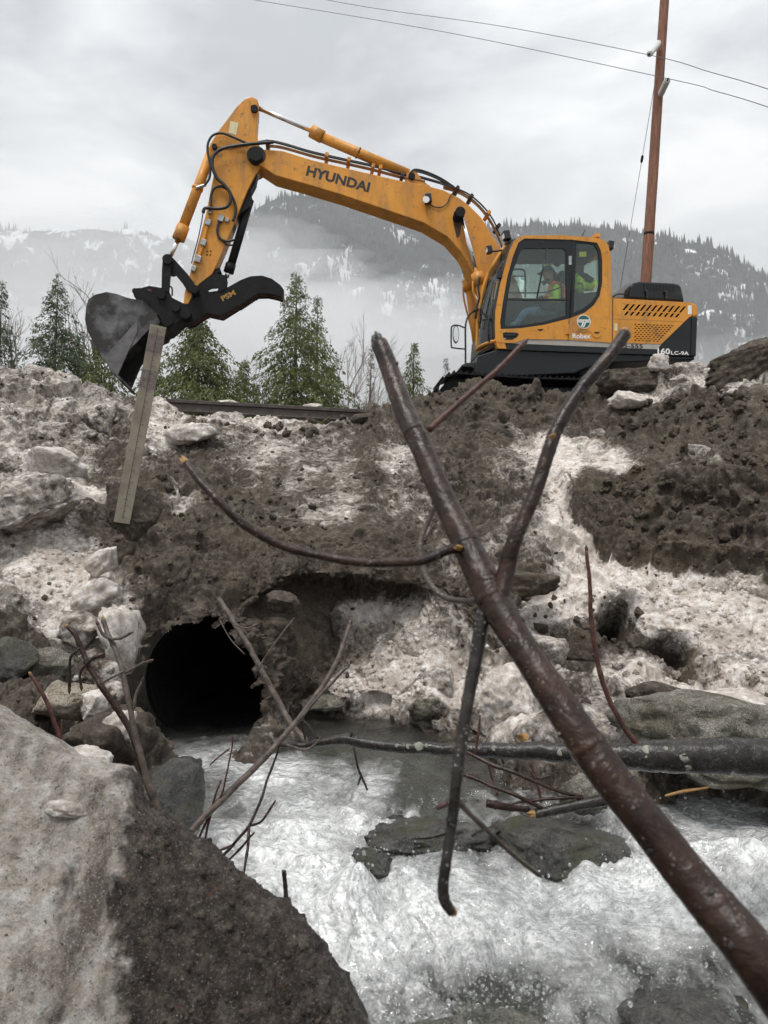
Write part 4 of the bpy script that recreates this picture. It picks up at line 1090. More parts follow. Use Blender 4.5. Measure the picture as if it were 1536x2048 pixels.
plate('door_crease_shade', tr(ZC, [(972, 521), (1345, 538), (1343, 541), (972, 524.5)]), 1.2365, 1.23, M['paint_shade'] if 'paint_shade' in M else M['grey_paint'], eng)  # flat strip with the shade of a crease put into its paint colour
plate('door_seam', tr(ZC, [(966, 415), (970, 415), (967, 655), (963, 655)]), 1.2395, 1.19, M['void'], EX)
plate('counterweight_cap', tr(ZC, [(1386, 437), (1405, 442), (1417, 455), (1421, 475), (1421, 511), (1386, 512)]), 1.235, -1.235, M['paint'], bevel=0.03)
plate('counterweight', tr(ZC, [(1386, 514), (1419, 513), (1410, 722), (1382, 720)]), 1.230, -1.230, M['grey_paint'], bevel=0.02)
plate('white_sticker', tr(ZC, [(1366, 452), (1386, 453), (1386, 500), (1366, 499)]), 1.2385, 1.236, M['white'])
plate('cream_sticker', tr(ZC, [(976, 548), (993, 549), (993, 588), (976, 587)]), 1.2385, 1.236, M['cream_tag'])
plate('fuel_latch', tr(ZC, [(998, 555), (1018, 556), (1018, 582), (998, 581)]), 1.2385, 1.236, M['paint'])
# black hood on top of the engine, with slots and latches
plate('air_box', tr(ZC, [(965, 408), (975, 385), (1005, 362), (1040, 334), (1066, 327), (1066, 416), (968, 413)]), 0.55, -1.0, M['hood_grey'] if 'hood_grey' in M else M['grey_paint'], bevel=0.03)
hood = plate('engine_hood', tr(ZC, [(1052, 414), (1062, 350), (1078, 330), (1110, 323), (1290, 332), (1322, 340), (1333, 355), (1350, 434)]), 0.80, -0.85, M['grey_paint'], bevel=0.035)
for i in range(10):
    x = 1130 + 17.0 * i; dy = 0.045 * (x - 1130)
    plate('hood_slot', tr(ZC, [(x, 335 + dy), (x + 6, 335 + dy), (x + 8, 368 + dy), (x + 2, 368 + dy)]), 0.806, 0.79, M['void'], hood)
for x in (1147, 1250):
    hose('hood_latch', tr(ZC, [(x - 6, 372 + 0.04 * (x - 1147)), (x + 2, 390 + .04 * (x - 1147)), (x + 2, 418 + .04 * (x - 1147))]), 0.028, 0.82, M['rubber'], hood)
hose('hood_rail', tr(ZC, [(968, 405), (1000, 392), (1040, 396), (1042, 412)]), 0.013, 0.7, M['rubber'])

# --- cab
CABF = 0.42
cab_out = tr(ZC, [(490, 82), (700, 80), (870, 92), (918, 103), (946, 135), (958, 200), (962, 400), (966, 412), (963, 650), (735, 634), (505, 631), (447, 651), (370, 650), (348, 642), (345, 560), (347, 480), (375, 330), (420, 165), (445, 108)])
win = tr(ZC, [(468, 120), (500, 97), (755, 104), (885, 120), (905, 160), (913, 210), (913, 330), (900, 400), (870, 450), (820, 490), (740, 521), (600, 556), (480, 573), (375, 578), (371, 540), (385, 440), (410, 300), (440, 190)])
cab = plate('cab_side', cab_out, 1.24, 1.165, M['paint'], holes=[win])
dg = tr(ZC, [(480, 165), (500, 150), (705, 150), (721, 165), (722, 507), (600, 540), (480, 558), (402, 563), (396, 540), (404, 470), (432, 290)])
qg = tr(ZC, [(777, 118), (868, 127), (888, 160), (897, 210), (897, 330), (884, 395), (850, 440), (800, 475), (760, 491)])
door = plate('door_frame', [((p[0] - 1105) * 1.004 + 1105, (p[1] - 560) * 1.004 + 560) for p in win], 1.228, 1.18, M['grey_paint'], cab, holes=[dg, qg])
plate('door_glass', dg, 1.212, 1.206, M['glass'], door)
plate('quarter_glass', qg, 1.212, 1.206, M['glass'], door)
plate('window_rail', tr(ZC, [(402, 414), (722, 417), (722, 427), (400, 424)]), 1.222, 1.195, M['rubber'], door)
rod('window_divider', ZC(618, 152), ZC(566, 415), 0.012, 1.218, M['rubber'], door, 8)
hose('grab_bar', tr(ZC, [(402, 384), (500, 386), (600, 384), (660, 368), (706, 350)]), 0.013, 1.14, M['rubber'], door)
rod('door_gap', ZC(761, 105), ZC(741, 520), 0.008, 1.229, M['void'], door, 6)
rod('door_gap', ZC(737, 524), ZC(731, 640), 0.005, 1.241, M['void'], cab, 6)
plate('door_catch', tr(ZC, [(735, 190), (750, 190), (750, 237), (735, 237)]), 1.236, 1.22, M['fitting'], door)
pin('roof_bolt', ZC(592, 117), 0.022, 1.236, 1.22, M['rubber'], door)
plate('handle_recess', tr(ZC, [(386, 598), (400, 594), (460, 597), (471, 604), (462, 620), (435, 634), (400, 634), (388, 622)]), 1.2415, 1.235, M['void'], cab)
plate('door_handle', tr(ZC, [(396, 604), (455, 603), (450, 612), (398, 613)]), 1.252, 1.243, M['rubber'], cab)
pin('lock', ZC(398, 628), 0.012, 1.247, 1.24, M['fitting'], cab)
plate('hinge', tr(ZC, [(717, 555), (740, 553), (740, 604), (717, 606)]), 1.256, 1.241, M['paint'], cab, bevel=0.006)
pin('filler_cap', ZC(883, 597), 0.085, 1.25, 1.24, M['paint'], cab)
plate('cap_slot', tr(ZC, [(870, 593), (895, 593), (895, 600), (870, 600)]), 1.2535, 1.25, M['void'], cab)
plate('latch_mark', tr(ZC, [(570, 578), (600, 577), (598, 583), (585, 588), (572, 584)]), 1.243, 1.24, M['void'], cab)
plate('roof', tr(ZC, [(488, 83), (700, 81.5), (868, 93.5), (914, 104), (944, 135), (930, 141), (900, 121), (860, 110), (500, 97), (470, 119), (446, 110)]), 1.166, CABF, M['paint'], cab)
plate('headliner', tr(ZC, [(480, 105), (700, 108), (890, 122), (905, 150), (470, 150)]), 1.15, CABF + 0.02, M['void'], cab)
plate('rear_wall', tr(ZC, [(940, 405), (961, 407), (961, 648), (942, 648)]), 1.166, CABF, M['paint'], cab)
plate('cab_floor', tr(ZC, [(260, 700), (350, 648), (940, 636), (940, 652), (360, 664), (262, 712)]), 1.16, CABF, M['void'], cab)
farp = tr(ZC, [(405, 135), (480, 100), (880, 111), (932, 142), (945, 400), (945, 640), (252, 690), (258, 482), (300, 305), (385, 160)])
fh1 = tr(ZC, [(445, 213), (560, 214), (716, 222), (716, 416), (320, 420), (335, 340), (405, 220)])
fh2 = tr(ZC, [(815, 242), (850, 216), (890, 205), (894, 378), (815, 388)])
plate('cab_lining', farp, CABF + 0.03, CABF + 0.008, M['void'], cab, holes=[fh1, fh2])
plate('far_cab_side', farp, CABF, CABF - 0.05, M['paint'], cab, holes=[fh1, fh2])
plate('far_glass', fh1, CABF - 0.02, CABF - 0.026, M['glass'], cab)
plate('far_rear_glass', fh2, CABF - 0.02, CABF - 0.026, M['glass'], cab)
nearE = tr(ZC, [(446, 112), (420, 168), (375, 332), (347, 482), (345, 560), (348, 640)])
farE = tr(ZC, [(408, 134), (385, 160), (300, 305), (258, 482), (252, 590), (249, 688)])
def wpt(i, k):
    a, b = Q(nearE[i], 1.20), Q(farE[i], CABF)
    return a + (b - a) * k + XF * 0.06 * math.sin(math.pi * k)
m = MB(); nk = 7
m.add([wpt(i, k / (nk - 1)) for i in range(6) for k in range(nk)], [(i * nk + k, i * nk + k + 1, (i + 1) * nk + k + 1, (i + 1) * nk + k) for i in range(5) for k in range(nk - 1)])
ws = m.build('windshield', M['glass'], cab, smooth=True)
for k, nm, mt, rr_ in ((0.03, 'windshield_frame', 'rubber', 0.03), (0.99, 'windshield_frame', 'paint', 0.035)):
    m = MB(); m.tube(spline([wpt(i, k) for i in range(6)], 4), rr_, 8); m.build(nm, M[mt], cab, smooth=True)
for i0, nm, rr_ in ((0, 'windshield_header', 0.04), (5, 'windshield_sill', 0.035)):
    m = MB(); m.tube([wpt(i0, k / 6) for k in range(7)], rr_, 8); m.build(nm, M['rubber' if i0 == 0 else 'paint'], cab, smooth=True)
m = MB(); m.tube([(wpt(3, k / 6) + wpt(4, k / 6)) / 2 for k in range(7)], 0.016, 6); m.build('windshield_divider', M['rubber'], cab, smooth=True)
m = MB(); m.add([wpt(i, k / 6) - XF * 0.05 for i in (0, 1, 2) for k in range(7)], [(i * 7 + k, i * 7 + k + 1, (i + 1) * 7 + k + 1, (i + 1) * 7 + k) for i in range(2) for k in range(6)]); m.build('sun_visor', M['void'], cab, smooth=True)
m = MB(); m.tube([wpt(5, 0.12) + XF * .05, wpt(4, 0.14) + XF * 0.05, wpt(2, 0.10) + XF * 0.05], 0.014, 6); m.build('wiper_arm', M['rubber'], cab, smooth=True)
m = MB(); m.tube([wpt(4, 0.55) + XF * .04, wpt(3, 0.42) + XF * 0.05, wpt(2, 0.35) + XF * 0.04], 0.012, 6); m.build('wiper_blade', M['rubber'], cab, smooth=True)
boxat('mirror_mount', ZC(366, 287), 1.22, 0.04, 0.03, 0.07, M['rubber'], cab, 0.008)
# front skirt of the cab, wrapping from the door to the windshield
a0, a1, b0, b1 = Q(ZC(349, 644), 1.235), Q(ZC(360, 682), 1.235), Q(ZC(246, 692), CABF), Q(ZC(252, 716), CABF)
m = MB(); m.add([a0, a1, b1, b0, a0 - XF * 0.15, a1 - XF * 0.15, b1 - XF * 0.15, b0 - XF * 0.15], [(0, 1, 2, 3), (4, 7, 6, 5), (0, 3, 7, 4), (1, 5, 6, 2), (0, 4, 5, 1), (3, 2, 6, 7)])
m.build('front_sill', M['paint'], cab, bevel=0.01)
text_on('word_robex', 'Robex', ZC(755, 627), ZC(851, 629), 10, 1.241, M['white'], cab, 0.025)
text_on('word_department', 'Department', ZC(785, 586), ZC(843, 587), 3.6, 1.241, M['black'], cab, 0.01)
text_on('word_of_transportation', 'of Transportation', ZC(773, 597), ZC(853, 598), 3.6, 1.241, M['black'], cab, 0.01)
text_on('unit_number', '75-555', ZC(1005, 676), ZC(1127, 680), 8.2, 1.231, M['black'], EX, 0.015)
text_on('model_number', '160', ZC(1205, 709), ZC(1272, 712), 12, 1.227, M['white'], EX, 0.03)
text_on('model_suffix', 'LC-9A', ZC(1277, 713), ZC(1371, 716), 7.4, 1.227, M['white'], EX, 0.02)
# round agency emblem: green disc, white ring, a forked white T
lc = ZC(815, 538)
def lp(x, y): return (lc[0] + x, lc[1] + y)
pin('emblem_disc', lc, 0.118, 1.2425, 1.24, M['white'], cab, 32)
pin('emblem_field', lc, 0.106, 1.2445, 1.2425, M['decal_green'], cab, 32)
for k, pl in enumerate(([(-12, -4.2), (12, -4.2), (11.4, -1.8), (-12.2, -1.8)], [(-11.5, -0.6), (1.2, -0.6), (-3.4, 10.8), (-6.2, 9.8), (-2.6, 1.6), (-11.3, 1.6)], [(2.6, -0.6), (11.8, -0.6), (11.4, 1.6), (4.6, 1.6), (0.4, 11.6), (-2.2, 11.3)])):
    plate('emblem_stroke', [lp(*q) for q in pl], 1.2475, 1.2445, M['white'], cab)
# stickers and things seen inside the cab
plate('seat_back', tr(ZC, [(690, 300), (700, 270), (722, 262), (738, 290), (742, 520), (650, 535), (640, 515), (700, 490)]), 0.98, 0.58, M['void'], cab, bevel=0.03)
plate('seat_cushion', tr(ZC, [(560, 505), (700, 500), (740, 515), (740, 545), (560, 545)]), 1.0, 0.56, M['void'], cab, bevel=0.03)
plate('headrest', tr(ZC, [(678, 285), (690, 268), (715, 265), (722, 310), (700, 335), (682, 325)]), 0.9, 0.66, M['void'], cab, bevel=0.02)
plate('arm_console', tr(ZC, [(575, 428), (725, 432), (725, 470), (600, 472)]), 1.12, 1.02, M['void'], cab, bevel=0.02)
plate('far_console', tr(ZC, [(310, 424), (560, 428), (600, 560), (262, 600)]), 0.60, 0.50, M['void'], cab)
hose('joystick', tr(ZC, [(600, 440), (596, 420), (594, 405)]), 0.02, 1.0, M['rubber'], cab)
hose('far_grab_rail', tr(ZC, [(440, 262), (485, 262), (503, 285), (505, 410)]), 0.018, CABF - 0.12, M['dark_steel'], cab)
rod('far_grab_rail_bar', ZC(440, 297), ZC(500, 297), 0.012, CABF - 0.12, M['dark_steel'], cab, 8)
plate('sticker', tr(ZC, [(611, 223), (643, 223), (643, 243), (611, 243)]), CABF + 0.06, CABF + 0.055, M['yellow_tag'], cab)
plate('sticker', tr(ZC, [(791, 168), (828, 168), (828, 194), (791, 194)]), 1.16, 1.155, M['yellow_tag'], cab)
plate('inside_mirror', tr(ZC, [(650, 212), (695, 214), (692, 238), (680, 246), (655, 232)]), 0.75, 0.70, M['void'], cab, bevel=0.01)

# --- mirror, step, lamps
mir = empty_part = None
hose('mirror_post', tr(ZC, [(188, 772), (188, 680), (188, 565), (200, 515), (222, 490), (258, 470)]), 0.016, [0.95, 0.95, 0.95, 0.85, 0.65, CABF + 0.02], M['rubber'])
hose('mirror_bracket', tr(ZC, [(186, 572), (150, 558), (122, 560), (113, 578), (113, 665), (125, 677), (186, 684)]), 0.013, 0.95, M['rubber'])
m = MB(); cM = Q(ZC(136, 607), 0.97); dM = XF * 0.3 + XL * 0.95
vv = [cM + (XL * 0.25 - XF * 0.97) * 0.0 + XF * 0.055 * math.cos(a) + np.array((0, 0, 0.155)) * math.sin(a) for a in np.linspace(0, 2 * math.pi, 20, endpoint=False)]
m.add(vv + [q + XL * 0.03 for q in vv], [tuple(range(20)), tuple(range(39, 19, -1))] + [(i, (i + 1) % 20, 20 + (i + 1) % 20, 20 + i) for i in range(20)])
mo = m.build('mirror_housing', M['rubber'], EX)
m = MB(); m.add([cM + (q - cM) * 0.85 + XL * 0.033 for q in vv], [tuple(range(20))]); m.build('mirror_glass', M['mirror'], mo)
plate('front_step', tr(ZC, [(168, 768), (190, 756), (256, 752), (258, 786), (236, 790), (215, 778), (175, 778)]), 1.1, 0.5, M['rubber'], bevel=0.01)
def lamp(p, u, ang, stand=None, s=1.0):
    o = boxat('work_lamp', p, u, 0.055 * s, 0.07 * s, 0.075 * s, M['rubber'], EX, 0.012, ang)
    c_ = Q(p, u) + XF * 0.06 * s
    m = MB(); m.box(Q(p, u) + (XF * math.cos(ang) - np.array((0, 0, 1)) * math.sin(ang)) * 0.056 * s + XL * 0.01, XL * 0.05 * s, np.array((0, 0, 0.055 * s)), XF * 0.006); m.build('lens', M['lens'], o)
    if stand: hose('lamp_bracket', stand, 0.016, u, M['rubber'], o)
lamp(ZC(404, 84), 1.0, R(12), tr(ZC, [(412, 92), (430, 102), (446, 108)]))
lamp(ZC(313, 159), 0.6, R(12), tr(ZC, [(322, 166), (345, 165), (390, 160)]), 0.85)
lamp(ZC(954, 136), 1.12, R(170), tr(ZC, [(945, 140), (935, 138)]), 0.9)
rod('antenna', ZC(806, 85), ZC(821, 52), 0.007, 0.7, M['rubber'], cab, 6)
boxat('roof_bracket', ZC(876, 92), 1.05, 0.05, 0.1, 0.03, M['paint'], cab)

# --- boom
BU = 0.21
boom = plate('boom', tr(ZB, [(28, 325), (75, 325), (175, 332), (350, 386), (660, 459), (830, 498), (960, 522), (1060, 548), (1150, 592), (1205, 635), (1265, 695), (1320, 780), (1370, 860), (1410, 930)]) + [(1042, 585), (1060, 640), (1045, 665), (1005, 655), (985, 620)] + tr(ZB, [(1290, 1130), (1255, 1060), (1215, 985), (1160, 890), (1085, 805), (955, 728), (780, 668), (500, 573), (300, 513), (140, 468), (40, 402), (12, 365)]), BU, -BU, M['paint'], bevel=0.012)
text_on('word_hyundai', 'HYUNDAI', ZB(305, 468), ZB(650, 562), 20.5, BU, M['black'], boom, 0.038)
plate('weld_seam', tr(ZB, [(808, 494), (811, 494), (786, 668), (783, 668)]), BU + 0.003, BU - 0.01, M['paint'], boom)
pin('boom_arm_pin', ZB(30, 350), 0.125, BU + 0.13, -BU - 0.13, M['dark_steel'], boom)
pin('grease_ring', ZB(34, 356), 0.165, BU + 0.012, BU - 0.02, M['grease'] if 'grease' in M else M['dark_steel'], boom)
pin('boom_cylinder_pin', ZB(1155, 666), 0.09, BU + 0.26, -BU - 0.26, M['dark_steel'], boom)
# boom cylinders on both sides
for u, p_pin, p_gl, p_gl2, p_end in ((0.33, ZB(1158, 680), ZB(1243, 1005), ZB(1262, 1068), (989, 690)), (-0.33, ZB(1098, 720), ZB(1190, 1042), ZB(1208, 1100), (956, 700))):
    cyl = rod('boom_cylinder', p_gl2, p_end, 0.085, u, M['paint'])
    rod('rod', p_pin, p_gl, 0.042, u, M['chrome'], cyl)
    rod('gland', p_gl, p_gl2, 0.108, u, M['paint'], cyl)
    hose('cylinder_pipe', [(p_gl2[0] - 14, p_gl2[1] - 6), (p_gl2[0] - 12, p_gl2[1] + 20), (p_end[0] - 13, p_end[1] - 40), (p_end[0] - 6, p_end[1])], 0.018, u, M['paint'], cyl)
hose('cylinder_hose', tr(ZC, [(262, 300), (255, 360), (262, 410), (248, 450), (240, 520)]), 0.018, 0.45, M['rubber'])
plate('boom_foot_frame', tr(ZC, [(268, 600), (600, 560), (640, 800), (252, 812)]), 0.36, -0.36, M['grey_paint'])
# arm cylinder along the top of the boom
ac = rod('arm_cylinder', ZB(400, 262), ZB(868, 462), 0.092, 0.0, M['paint'])
rod('rod', ZB(30, 92), ZB(345, 226), 0.042, 0.0, M['chrome'], ac)
rod('gland', ZB(336, 224), ZB(398, 258), 0.115, 0.0, M['paint'], ac)
rod('rod_eye', ZB(12, 84), ZB(40, 97), 0.075, 0.0, M['paint'], ac)
rod('cylinder_band', ZB(588, 343), ZB(596, 347), 0.102, 0.0, M['paint'], ac)
hose('cylinder_fitting', tr(ZB, [(598, 345), (602, 330), (606, 316)]), 0.014, 0.08, M['rubber'], ac)
plate('cylinder_lug', tr(ZB, [(850, 500), (862, 455), (890, 440), (915, 452), (950, 500), (990, 528), (900, 520)]), 0.15, -0.15, M['paint'], boom)
pin('lug_pin', ZB(888, 470), 0.06, 0.2, -0.2, M['dark_steel'], boom)
M['pipe'] = simple('brown_steel_pipe', (0.24, 0.115, 0.045), 0.4, var=0.3, scale=8)
for u, off, r_, mt in ((0.15, 0, 0.014, 'pipe'), (0.07, 9, 0.014, 'pipe'), (-0.02, 2, 0.014, 'pipe')):
    hose('steel_pipe', tr(ZB, [(100, 302 + off), (180, 312 + off), (350, 360 + off), (500, 394 + off), (660, 430 + off), (860, 482 + off), (960, 500 + off)]), r_, u, M[mt], boom)
for u, off in ((0.10, 0), (0.0, -6)):
    hose('hydraulic_hose', tr(ZB, [(-80, 310 + off), (20, 296 + off), (100, 284 + off), (180, 298 + off), (330, 342 + off), (480, 377 + off), (650, 414 + off), (850, 463 + off), (950, 486 + off), (1060, 518 + off), (1130, 545 + off)]), 0.017, u, M['rubber'], boom)
for u, off in ((0.16, 0), (0.06, 12), (-0.05, 4)):
    hose('hydraulic_hose', tr(ZB, [(876, 478 + off), (886, 446 + off), (915, 436 + off), (975, 452 + off), (1050, 486 + off), (1120, 532 + off)]), 0.017, u, M['rubber'], boom)
    hose('steel_pipe', tr(ZB, [(1060, 528 + off), (1130, 548 + off), (1200, 585 + off), (1270, 648 + off), (1325, 725 + off), (1362, 800 + off), (1390, 870 + off)]), 0.015, u, M['pipe'], boom)
hose('hydraulic_hose', tr(ZB, [(1040, 512), (1130, 540), (1205, 575), (1280, 640), (1335, 715), (1372, 800)]), 0.015, 0.2, M['rubber'], boom)
for x, y in ((98, 308), (672, 437), (712, 444), (830, 490), (1130, 556), (1206, 600), (1300, 690), (1354, 760), (420, 376), (540, 402)):
    boxat('pipe_clamp', ZB(x, y), 0.06, 0.03, 0.16, 0.035, M['rubber' if (x % 4) else 'paint'], boom, 0.004, R(-14 if x < 1000 else -45))
lampo = boxat('boom_lamp', ZB(976, 598), BU + 0.10, 0.06, 0.07, 0.085, M['rubber'], boom, 0.02, R(8))
pin('lens', ZB(966, 600), 0.06, BU + 0.178, BU + 0.17, M['lens'], lampo)
m = MB(); m.box(Q(ZB(962, 600), BU + 0.10) + XF * 0.01, XL * 0.055, np.array((0, 0, 0.065)), XF * 0.012); m.build('lens', M['lens'], lampo)
hose('lamp_cable', tr(ZB, [(985, 622), (1010, 640), (1050, 642), (1082, 620), (1096, 588), (1115, 560)]), 0.010, BU + 0.02, M['rubber'], boom)
plate('grease_stain', tr(ZB, [(1118, 670), (1140, 650), (1165, 690), (1160, 740), (1150, 800), (1135, 815), (1122, 760), (1112, 710)]), BU + 0.002, BU - 0.01, M['stain'] if 'stain' in M else M['dark_steel'], boom)

# --- arm
AU = 0.165
arm = plate('arm', tr(ZA, [(1105, 88), (1150, 74), (1186, 92), (1193, 125), (1180, 300), (1200, 400), (1238, 440), (1242, 480), (1215, 520), (1178, 575), (1120, 690), (1000, 985), (930, 1150), (890, 1230), (800, 1300), (775, 1340), (735, 1425), (705, 1425), (712, 1350), (738, 1255), (760, 1180), (850, 840), (892, 630), (905, 570), (885, 470), (868, 410), (880, 380), (930, 300), (1055, 135)]), AU, -AU, M['paint'], bevel=0.012)
plate('side_doubler', tr(ZA, [(1075, 145), (1115, 133), (1145, 160), (1165, 250), (1178, 375), (1000, 420), (925, 400), (985, 235)]), AU + 0.012, AU - 0.01, M['paint'], arm, bevel=0.004)
plate('lettered_tag', tr(ZA, [(1010, 234), (1064, 245), (1046, 325), (998, 310)]), AU + 0.016, AU + 0.012, M['cream_tag'], arm)
pin('pin', ZA(1165, 150), 0.065, AU + 0.05, -AU - 0.05, M['dark_steel'], arm)
plate('rod_yoke', tr(ZA, [(1135, 95), (1160, 82), (1180, 95), (1185, 150), (1165, 168), (1150, 150)]), AU + 0.04, AU + 0.012, M['paint'], arm, bevel=0.006)
pin('mount_pin', ZA(906, 396), 0.045, AU + 0.06, -AU - 0.06, M['dark_steel'], arm)
bc = rod('bucket_cylinder', ZA(893, 420), ZA(700, 930), 0.088, 0.0, M['paint'])
rod('gland', ZA(705, 918), ZA(672, 1005), 0.112, 0.0, M['paint'], bc)
rod('rod', ZA(675, 1000), ZA(612, 1125), 0.042, 0.0, M['chrome'], bc)
rod('cylinder_band', ZA(800, 665), ZA(794, 680), 0.1, 0.0, M['paint'], bc)
hose('cylinder_fitting', tr(ZA, [(785, 670), (815, 660), (850, 650)]), 0.028, 0.11, M['fitting'], bc)
pin('link_pin', ZA(600, 1130), 0.085, 0.31, -0.31, M['dark_steel'])
for u in (0.27, -0.27):
    plate('bucket_link', tr(ZA, [(572, 1110), (600, 1102), (628, 1118), (628, 1160), (612, 1340), (562, 1345), (565, 1200)]), u, u - 0.04, M['dark_steel'])
    plate('rocker_link', tr(ZA, [(612, 1120), (640, 1130), (735, 1235), (775, 1285), (765, 1335), (735, 1345), (700, 1290), (610, 1180)]), u - 0.05 * np.sign(u), u - 0.09 * np.sign(u), M['dark_steel'])
plate('thumb_bracket', tr(ZA, [(1190, 545), (1176, 625), (1142, 690), (1152, 735), (1135, 790), (1085, 830), (1050, 870), (1025, 940), (1015, 930), (1050, 850), (1100, 740), (1150, 640)]), 0.12, -0.12, M['dark_steel'], arm)
plate('lower_bracket', tr(ZA, [(900, 1200), (940, 1185), (950, 1210), (925, 1225), (985, 1250), (940, 1270), (860, 1290), (870, 1240)]), 0.14, -0.14, M['dark_steel'], arm)
tc = rod('thumb_cylinder', ZA(1138, 748), ZA(1012, 1180), 0.073, 0.0, M['dark_steel'])
rod('gland', ZA(1014, 1165), ZA(998, 1218), 0.092, 0.0, M['dark_steel'], tc)
rod('rod', ZA(1000, 1210), ZA(985, 1250), 0.04, 0.0, M['chrome'], tc)
# hoses and valves on the arm
for pts, r_, u in (([(1130, 385), (1040, 345), (960, 314), (900, 325), (868, 370), (862, 430), (878, 520), (875, 600), (845, 650)], 0.022, 0.24),
                   ([(1290, 372), (1180, 380), (1050, 395), (950, 418), (900, 462), (892, 525), (920, 600), (975, 655), (1012, 715), (995, 785), (930, 805), (850, 800), (832, 830)], 0.030, 0.27),
                   ([(884, 800), (884, 725), (905, 672), (950, 660), (1000, 690), (1040, 770), (1045, 830), (1028, 885)], 0.024, 0.22),
                   ([(940, 880), (925, 950), (945, 1000), (990, 1015), (1045, 1005)], 0.022, 0.20), ([(958, 1005), (985, 1038), (1030, 1042)], 0.016, 0.18),
                   ([(832, 830), (825, 880), (800, 1000), (770, 1110), (758, 1160)], 0.010, 0.19), ([(610, 1245), (640, 1230), (670, 1240)], 0.012, 0.2), ([(600, 1300), (630, 1320), (632, 1370)], 0.014, 0.25)):
    hose('hydraulic_hose', tr(ZA, pts), r_, u, M['rubber'], arm)
hose('steel_pipe', tr(ZA, [(875, 850), (850, 960), (826, 1060), (800, 1130)]), 0.026, 0.185, M['paint'], arm)
for x, y, s in ((866, 895, 0.045), (836, 1026, 0.045), (800, 1132, 0.05), (772, 1195, 0.04), (950, 868, 0.05), (990, 880, 0.03), (878, 825, 0.03)):
    o = boxat('valve_fitting', ZA(x, y), 0.20, s, 0.035, s * 1.2, M['fitting'], arm, 0.008, R(-18))
for dx, dy in ((-10, -10), (12, -12), (-12, 12), (10, 12)):
    boxat('bolt_hole', ZA(870 + dx, 1092 + dy), AU + 0.002, 0.012, 0.004, 0.012, M['void'], arm)

# --- coupler, bucket and thumb
cp = plate('coupler', tr(ZD, [(365, 345), (385, 335), (430, 332), (480, 318), (560, 330), (618, 350), (640, 400), (720, 440), (765, 480), (720, 545), (665, 590), (625, 630), (585, 640), (560, 600), (440, 470), (400, 430), (375, 390)]), 0.25, -0.25, M['dark_steel'], bevel=0.012)
for x, y, r_ in ((440, 435, .10), (605, 560, .10), (735, 510, .09), (565, 378, .075), (667, 465, .08)):
    pin('coupler_pin', ZD(x, y), r_, 0.31, -0.31, M['dark_steel'], cp)
pin('coupler_pin', ZD(795, 340), 0.075, 0.33, -0.33, M['dark_steel'], cp)
plate('red_mark', tr(ZD, [(470, 340), (498, 345), (498, 360), (474, 353)]), 0.2535, 0.25, simple('faded_red_paint', (0.12, 0.025, 0.02), 0.6), cp)
pin('lifting_eye', ZD(383, 355), 0.05, 0.06, -0.06, M['dark_steel'], cp)
HW = 0.52
side = tr(ZD, [(45, 480), (60, 420), (110, 385), (185, 368), (250, 380), (330, 408), (380, 412), (440, 425), (530, 510), (560, 570), (545, 600), (480, 625), (400, 710), (340, 770), (300, 860), (262, 948), (215, 900), (165, 825), (100, 720), (60, 640), (40, 560)])
bkt = plate('bucket', side, HW, HW - 0.03, M['bucket'], bevel=0.006)
plate('far_cheek', [(p[0], p[1]) for p in side], HW, HW - 0.03, M['bucket'], bkt).location = Vector(-XL * (2 * HW - 0.03))
plate('wear_plate', tr(ZD, [(165, 822), (330, 640), (400, 560), (400, 640), (340, 768), (300, 858), (262, 942), (215, 896)]), HW + 0.012, HW - 0.005, M['bucket_bare'] if 'bucket_bare' in M else M['bucket'], bkt)
path = tr(ZD, [(285, 965), (262, 948), (215, 900), (165, 825), (100, 720), (60, 640), (40, 560), (45, 480), (60, 420), (110, 385), (185, 368), (250, 380), (330, 408), (440, 432), (540, 520)])
pts = [Q(p, HW) for p in path]; cm = np.mean(pts, axis=0)
m = MB(); n = len(pts); V = []
for q in pts:
    d_ = (cm - q); d_ -= XL * (d_ @ XL); d_ /= np.linalg.norm(d_)
    V += [q - d_ * 0.012, q - XL * 2 * HW - d_ * 0.012, q - XL * 2 * HW + d_ * 0.012, q + d_ * 0.012]
Fq = []
for i in range(n - 1):
    for k in range(4): Fq.append((i * 4 + k, i * 4 + (k + 1) % 4, (i + 1) * 4 + (k + 1) % 4, (i + 1) * 4 + k))
Fq += [(0, 1, 2, 3), tuple((n - 1) * 4 + k for k in (3, 2, 1, 0))]
m.add(V, Fq); m.build('shell', M['bucket'], bkt)
q0, q1 = Q(ZD(215, 905), HW + 0.01), Q(ZD(290, 985), HW + 0.01)
m = MB(); dn = np.cross(q1 - q0, XL); dn /= np.linalg.norm(dn)
m.box((q0 + q1) / 2 - XL * (HW + 0.01), (q1 - q0) / 2, XL * (HW + 0.015), dn * 0.022); m.build('cutting_edge', M['bucket'], bkt, bevel=0.008)
for u in (0.17, -0.17): plate('bucket_ear', tr(ZD, [(385, 420), (440, 390), (500, 430), (640, 540), (640, 600), (600, 635), (545, 610), (470, 520)]), u + 0.15 * np.sign(u) * 0.7, u + 0.15 * np.sign(u) * 0.7 - 0.035, M['dark_steel'], bkt)
teeth = []
for i in range(9):
    x0_, y0_ = 1112 + i * 13, 452 - i * 8.6
    teeth += [(x0_, y0_), (x0_ + 9, y0_ + 3)]
tine = [(700, 500), (715, 445), (760, 420), (870, 368), (960, 365), (1040, 325), (1120, 280), (1190, 253), (1270, 248), (1340, 270), (1400, 315), (1425, 350), (1415, 398), (1380, 385), (1310, 370), (1240, 372)] + teeth[::-1] + [(990, 528), (905, 510), (890, 505), (830, 545), (790, 575), (745, 580), (700, 545)]
